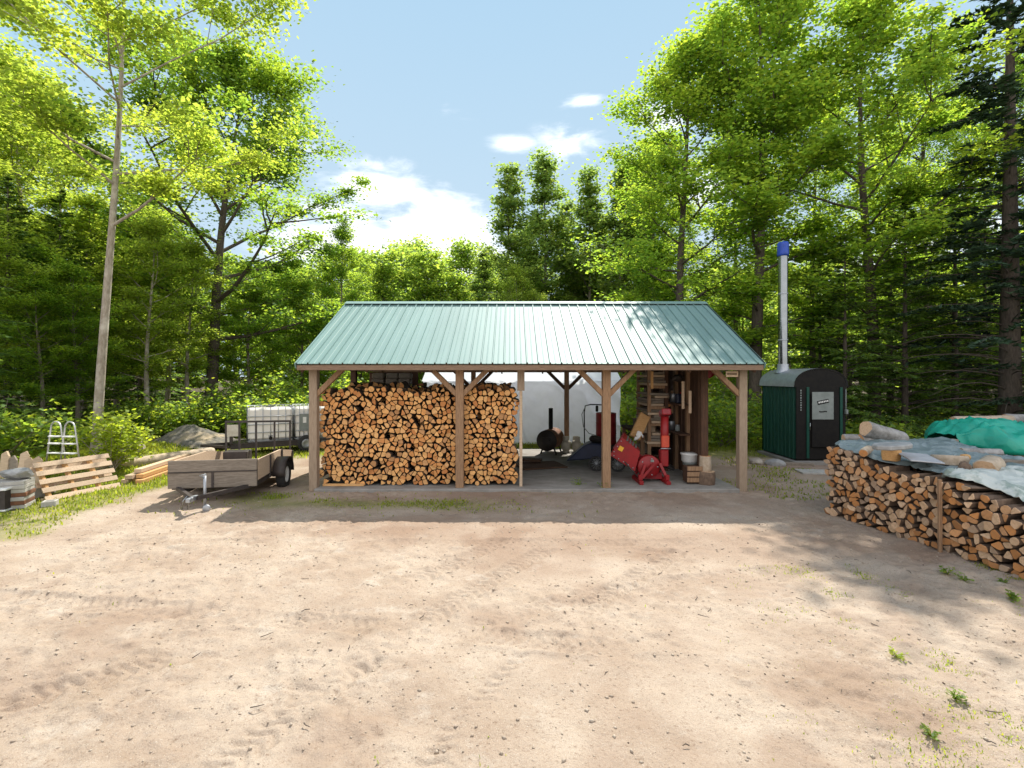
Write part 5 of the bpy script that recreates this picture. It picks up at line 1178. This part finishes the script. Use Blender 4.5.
q = big[0].lerp(big[1], .55).lerp(sml[0].lerp(sml[1], .5), .20); mb = MB(); mb.box(q + Vector((0, -.012, 0)), (.10, .006, .10), Matrix.Rotation(.5, 3, 'Y')); mb.build('sticker', M['yellow'], hop)
c0 = W3(648, 466, 10.62); rot90 = Matrix.Rotation(PI / 2, 3, 'X')
MB().lathe([(0, -.10), (.23, -.10), (.245, -.08), (.245, .08), (.23, .10), (0, .10)], c0, 30, 0, rot90).build('rotor_housing', M['red'], wc)
mb = MB()
for k in range(5): a = k * 2 * PI / 5; mb.lathe([(0, .108), (.015, .108), (.015, .10)], c0 + Vector((.18 * math.cos(a), 0, .18 * math.sin(a))), 8, 0, rot90)
mb.build('bolt', M['galv'], wc); 
mb = MB(); mb.box(c0 + Vector((.06, -.112, .13)), (.07, .006, .05)); mb.build('sticker', M['grey_plate'], wc)
chx_ = W3(664.5, 470, 10.62); top_ = W3(665, 415, 10.62)
mb = MB(); mb.box((chx_.x - .02, 0, .52), (.17, .18, .36)); mb.build('chute_base', M['red'], wc, bevel=.02)
mb = MB(); mb.tube([(chx_.x, 0, .68), (chx_.x, 0, top_.z - .02)], .085, 18); mb.build('chute', M['red'], wc)
mb = MB(); mb.box((chx_.x - .01, -.09, .88), (.17, .05, .26)); mb.build('deflector', M['lit_red'], wc, bevel=.02)
mb = MB(); mb.tube([(chx_.x - .11, -.09, .73), (chx_.x + .10, -.09, .73)], .012, 8); mb.build('clamp_bar', M['galv'], wc)
mb = MB(); mb.box((chx_.x, -.03, top_.z + .05), (.20, .26, .14), Matrix.Rotation(-.3, 3, 'X')); mb.build('chute_hood', M['dark_red'], wc, bevel=.02)
for a, b in (((-.13, -.17, .40), (-.24, -.20, .10)), ((.06, -.17, .40), (-.20, -.20, .12)), ((.20, -.12, .42), (.33, -.20, .12)), ((-.13, .2, .40), (-.24, .25, .06)), ((.2, .2, .42), (.33, .25, .06))): MB().bar(a, b, .06, .06, (0, 1, 0)).build('leg', M['red'], wc, bevel=.006)
for x in (-.24, .33): MB().bar((x, -.34, .04), (x, .34, .04), .09, .078).build('skid', M['red'], wc, bevel=.008); MB().span((x - .04, -.26, .08), (x + .04, -.16, .19)).build('foot', M['red'], wc, bevel=.006)
MB().span((-.194, .0, .06), (.284, .06, .20)).build('cross_beam', M['dark_red'], wc)
MB().span((-.12, -.04, .20), (.26, .30, .42)).build('gearbox', M['black_iron'], wc, bevel=.03)
MB().tube([(.26, .1, .36), (.44, .05, .30), (.55, .0, .26)], .03, 8).build('drive_shaft', M['black'], wc)
MB().box(c0 + Vector((-.02, .16, .04)), (.40, .07, .30), Matrix.Rotation(.25, 3, 'Y')).build('belt_guard', M['dark_red'], wc, bevel=.03)
mb = MB()
for k in range(5): a = big[0].lerp(sml[0], .12 + k * .19); mb.lathe([(0, .016), (.012, .016), (.012, 0)], a + Vector((.015, -.012, .03)), 8, 0, rot90)
for k in range(3): a = big[0].lerp(big[1], .2 + k * .3); mb.lathe([(0, .016), (.012, .016), (.012, 0)], a + Vector((.03, -.012, 0)), 8, 0, rot90)
mb.build('hopper_bolt', M['galv'], hop)
MB().tube([W3(625, 462, 10.5), W3(640, 480, 10.48)], .014, 8).build('hopper_strut', M['black_iron'], wc)
# leaning plank and glove
pk = MB().bar(W3(634.5, 438, 11.5) + Vector((cp.x, yb, 0)), W3(645, 415, 11.75) + Vector((cp.x, yb, 0)), .26, .09, (0, 1, 0)).build('squared_beam', M['fresh_wood'], None, bevel=.01); tag(pk, 'short orange brown beam leaning above the chipper hopper', 'beam')
pk.name = 'leaning_beam'
gl_ = empty('work_glove', at(639, 434, 11.3), 0, 'pale work glove hanging on the leaning orange brown beam', 'glove')
mb = MB(); mb.box((0, 0, 0), (.12, .04, .13), Matrix.Rotation(.4, 3, 'Y')); mb.build('palm', M['white'], gl_, bevel=.02)
for k in range(4): a = Vector((-.075 + k * .032, -.005, -.06 + k * .012)); MB().tube([a, a + Vector((-.025, -.005, -.06)), a + Vector((-.04, 0, -.105 + .012 * abs(k - 1.5)))], [.017, .015, .011], 8).build('finger', M['white'], gl_)
MB().tube([(.05, 0, .0), (.085, -.01, -.04), (.085, -.01, -.08)], [.018, .016, .012], 8).build('thumb', M['white'], gl_)
# lumber rack beside the partition: two uprights, cleats, stacked offcuts
rx0, rx1, ryy = at(643.5, 400, 12.3).x, at(660, 400, 12.3).x, 12.3
rk = empty('lumber_rack', ((rx0 + rx1) / 2, ryy, 0), 0, 'tall narrow wooden rack of boards left of the board partition', 'rack')
rw = (rx1 - rx0) / 2
for s in (-1, 1):
    for yy in (-.5, .5): MB().span((s * rw - .04, yy - .03, .0), (s * rw + .04, yy + .03, 2.62)).build('upright', M['post'] if s < 0 else M['dark_wood'], rk)
for z in (.62, 1.12, 1.52, 2.02): MB().bar((-rw, -.5, z + .01), (rw, -.5, z), .05, .07).build('rung', M['post'], rk); MB().bar((-rw, .5, z), (rw, .5, z), .05, .07).build('rung', M['dark_wood'], rk)
rr = random.Random(6)
for k, (z, n_) in enumerate(((.66, 4), (1.16, 5), (1.56, 5), (2.06, 5))):
    for j in range(n_):
        o = MB().box((0, 0, 0), (rr.uniform(.34, .46), rr.uniform(.9, 1.2), .055), Matrix.Rotation(rr.uniform(-.12, .12), 3, 'Z') @ Matrix.Rotation(rr.uniform(-.03, .03), 3, 'Y')).build('rack_board', M['grey_wood'] if j % 3 else M['pale_wood'], None, (rk.location.x + rr.uniform(-.05, .07), ryy + rr.uniform(-.05, .05), z + .03 + j * .066), bevel=.004)
        tag(o, 'rough sawn board stored on the tall narrow wooden rack', 'board', 'boards on the lumber rack')
# board partition with things hung on it
pt = empty('board_partition', (4.12, 12.9, 0), 0, 'dark partition wall of upright boards inside the right bay of the shed', 'partition')
rr = random.Random(12)
for k in range(22):
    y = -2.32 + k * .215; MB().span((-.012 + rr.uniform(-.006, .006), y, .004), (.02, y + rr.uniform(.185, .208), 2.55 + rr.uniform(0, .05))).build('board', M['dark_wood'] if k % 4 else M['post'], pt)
MB().span((-.09, -2.47, .002), (.06, -2.335, 2.56)).build('stud', M['dark_wood'], pt, bevel=.006)
for y in (-1.6, -.8, 0.0, .9, 1.8): MB().span((-.10, y - .03, .003), (-.022, y + .03, 2.5)).build('stud', M['post'] if y < 0 else M['dark_wood'], pt)
for z in (.95, 1.62): MB().span((-.36, -1.9, z), (-.102, 2.0, z + .035)).build('shelf', M['dark_wood'], pt)
bk = at(675, 430, 12.6)
wbn = empty('work_bench', (3.58, 13.1, 0), 0, 'dark plank work bench against the board partition', 'bench')
MB().span((-.42, -1.1, .82), (.22, 1.1, .88)).build('bench_top', M['dark_wood'], wbn)
for x in (-.36, .15):
    for y in (-1.0, 1.0): MB().span((x - .045, y - .045, .0), (x + .045, y + .045, .819)).build('leg', M['post'], wbn)
MB().span((-.40, -1.0, .30), (.18, 1.0, .33)).build('lower_shelf', M['dark_wood'], wbn)
rr = random.Random(14)
KIND = [('paint_can', 'dented paint can', 'can'), ('wooden_box', 'small wooden box', 'box'), ('glass_jar', 'dusty jar', 'jar'), ('oil_jug', 'dark oil jug', 'jug')]
WHERE = [(3.42, 12.2, .88, 'on the near end of the work bench'), (3.55, 12.65, .88, 'on the work bench beside the near end'), (3.45, 13.2, .88, 'on the middle of the work bench'), (3.6, 13.8, .88, 'on the far end of the work bench'), (3.92, 11.6, .987, 'on the lower partition shelf near the front'), (3.9, 12.0, .987, 'on the lower partition shelf'), (3.9, 11.4, 1.657, 'on the upper partition shelf near the front'), (3.92, 11.9, 1.657, 'on the upper partition shelf'), (3.9, 12.6, 1.657, 'on the upper partition shelf behind the others'), (3.35, 12.5, .335, 'under the work bench')]
for k, (x, y, z, wh_) in enumerate(WHERE):
    kd = (1, 3, 0, 1, 2, 0, 3, 0, 1, 1)[k]; nm, lb, ct = KIND[kd]; g = empty(nm, (x, y, z + .001), rr.uniform(-.5, .5), lb + ' ' + wh_, ct)
    if kd == 0: MB().lathe([(0, 0), (.085, 0), (.085, .19), (.08, .2)], (0, 0, 0), 18).build('body', M['galv'] if k % 2 else M['grey_plate'], g); MB().lathe([(.082, .2), (.07, .195), (0, .195)], (0, 0, 0), 18).build('lid', M['galv'], g)
    if kd == 1: MB().span((-.15, -.12, 0), (.15, .12, .20)).build('body', M['grey_wood'] if k else M['pale_wood'], g, bevel=.006); MB().span((-.16, -.13, .201), (.16, .13, .222)).build('lid', M['grey_wood'], g)
    if kd == 2: MB().lathe([(0, 0), (.05, 0), (.055, .02), (.055, .11), (.04, .13)], (0, 0, 0), 16).build('body', M['grey_plate'], g); MB().lathe([(.043, .13), (.043, .15), (0, .15)], (0, 0, 0), 16).build('lid', M['galv'], g)
    if kd == 3: MB().span((-.09, -.06, 0), (.09, .06, .22)).build('body', M['navy'], g, bevel=.025); MB().lathe([(.025, .22), (.025, .26), (0, .26)], (.04, 0, 0), 12).build('cap', M['red'], g)
# tools hanging from the rafters and partition
for k, (px, py, Y, L, lab) in enumerate(((652, 380, 11.2, .40, 'narrow board end hanging under the roof beside the lumber rack'), (683, 395, 11.0, .62, 'long pale tool handle hanging on the partition boards'), (690, 402, 10.8, .5, 'short pale tool handle hanging near the front stud'), (672, 402, 12.0, .55, 'brown plank end hanging high on the partition'))):
    p = at(px, py, Y); o = MB().box((0, 0, 0), (.06, .035, L)).build('broom_stick' if k in (1, 2) else 'hung_board', M['fresh_wood'] if k in (0,) else M['pale_wood'] if k in (1, 2) else M['post'], None, p, bevel=.006); tag(o, lab, 'tool' if k in (1, 2) else 'board')
round_log('log', at(664, 404, 12.0), .35, .07, R(-70), 0, 'bark', 'single round log lying across the lumber rack with its end showing', seed=31)
hp = at(678, 378, 11.4); o = rock('coiled_bag', hp, (.16, .12, .09), 71, 'black_iron', 'dark bundle hanging high under the shed roof by the partition', 'bundle', 2)
# buckets, crate and round by the right end of the slab
p = atz(690, 478, 0); bu = empty('white_bucket', (p.x, p.y, 0), 0, 'grey white bucket with a white tub set on top by the partition', 'bucket')
MB().lathe([(0, 0), (.13, 0), (.155, .33), (.165, .34), (.165, .36), (0, .36)], (0, 0, 0), 22).build('body', M['grey_plate'], bu)
tu = empty('plastic_tub', (p.x - .01, p.y, .362), .2, 'wide white plastic tub sitting on top of the grey bucket', 'tub'); MB().lathe([(0, 0), (.15, 0), (.175, .03), (.18, .15), (.19, .16), (.19, .19), (0, .20)], (0, 0, 0), 22).build('body', M['white'], tu); MB().lathe([(.192, .165), (.198, .17), (.198, .20), (0, .21)], (0, 0, 0), 22).build('lid', M['white'], tu)
p = atz(697, 484, 0); ck = empty('split_crate', (p.x - .06, p.y + .12, 0), 0, 'dark wooden crate standing beside the white bucket', 'crate')
MB().span((-.15, -.15, .02), (.15, .15, .36)).build('body', M['dark_wood'], ck, bevel=.006); 
for z in (.05, .17, .29): MB().span((-.16, -.17, z), (.16, -.152, z + .09)).build('slat', M['post'], ck)
round_log('stump', Vector((at(705, 479, 10.45).x + .02, 10.42, .135)), .27, .19, .4, PI / 2 - .001, 'bark', 'dark wide stump at the right end of the slab', 'stump', seed=34)
round_log('stump', Vector((at(705, 466, 10.45).x + .0, 10.44, .43)), .32, .115, .4, PI / 2 - .001, 'bark_pale2', 'pale round block standing on the dark wide stump', 'stump', seed=35)
# debris on the slab left of the stove: flat dark mats
p = atz(540, 466, .0); o = MB().box((0, 0, .02), (1.15, .9, .035), Matrix.Rotation(.3, 3, 'Z')).build('rubber_mat', M['dark_wood'], None, p, bevel=.01); tag(o, 'dark brown mat lying flat on the slab before the barrel stove', 'mat')
p = atz(532, 461, .05); o = MB().box((0, 0, .03), (.5, .3, .05), Matrix.Rotation(-.2, 3, 'Z')).build('dark_plank', M['dark_wood'], None, p); tag(o, 'short dark plank lying on the mat beside the shed stack', 'plank')
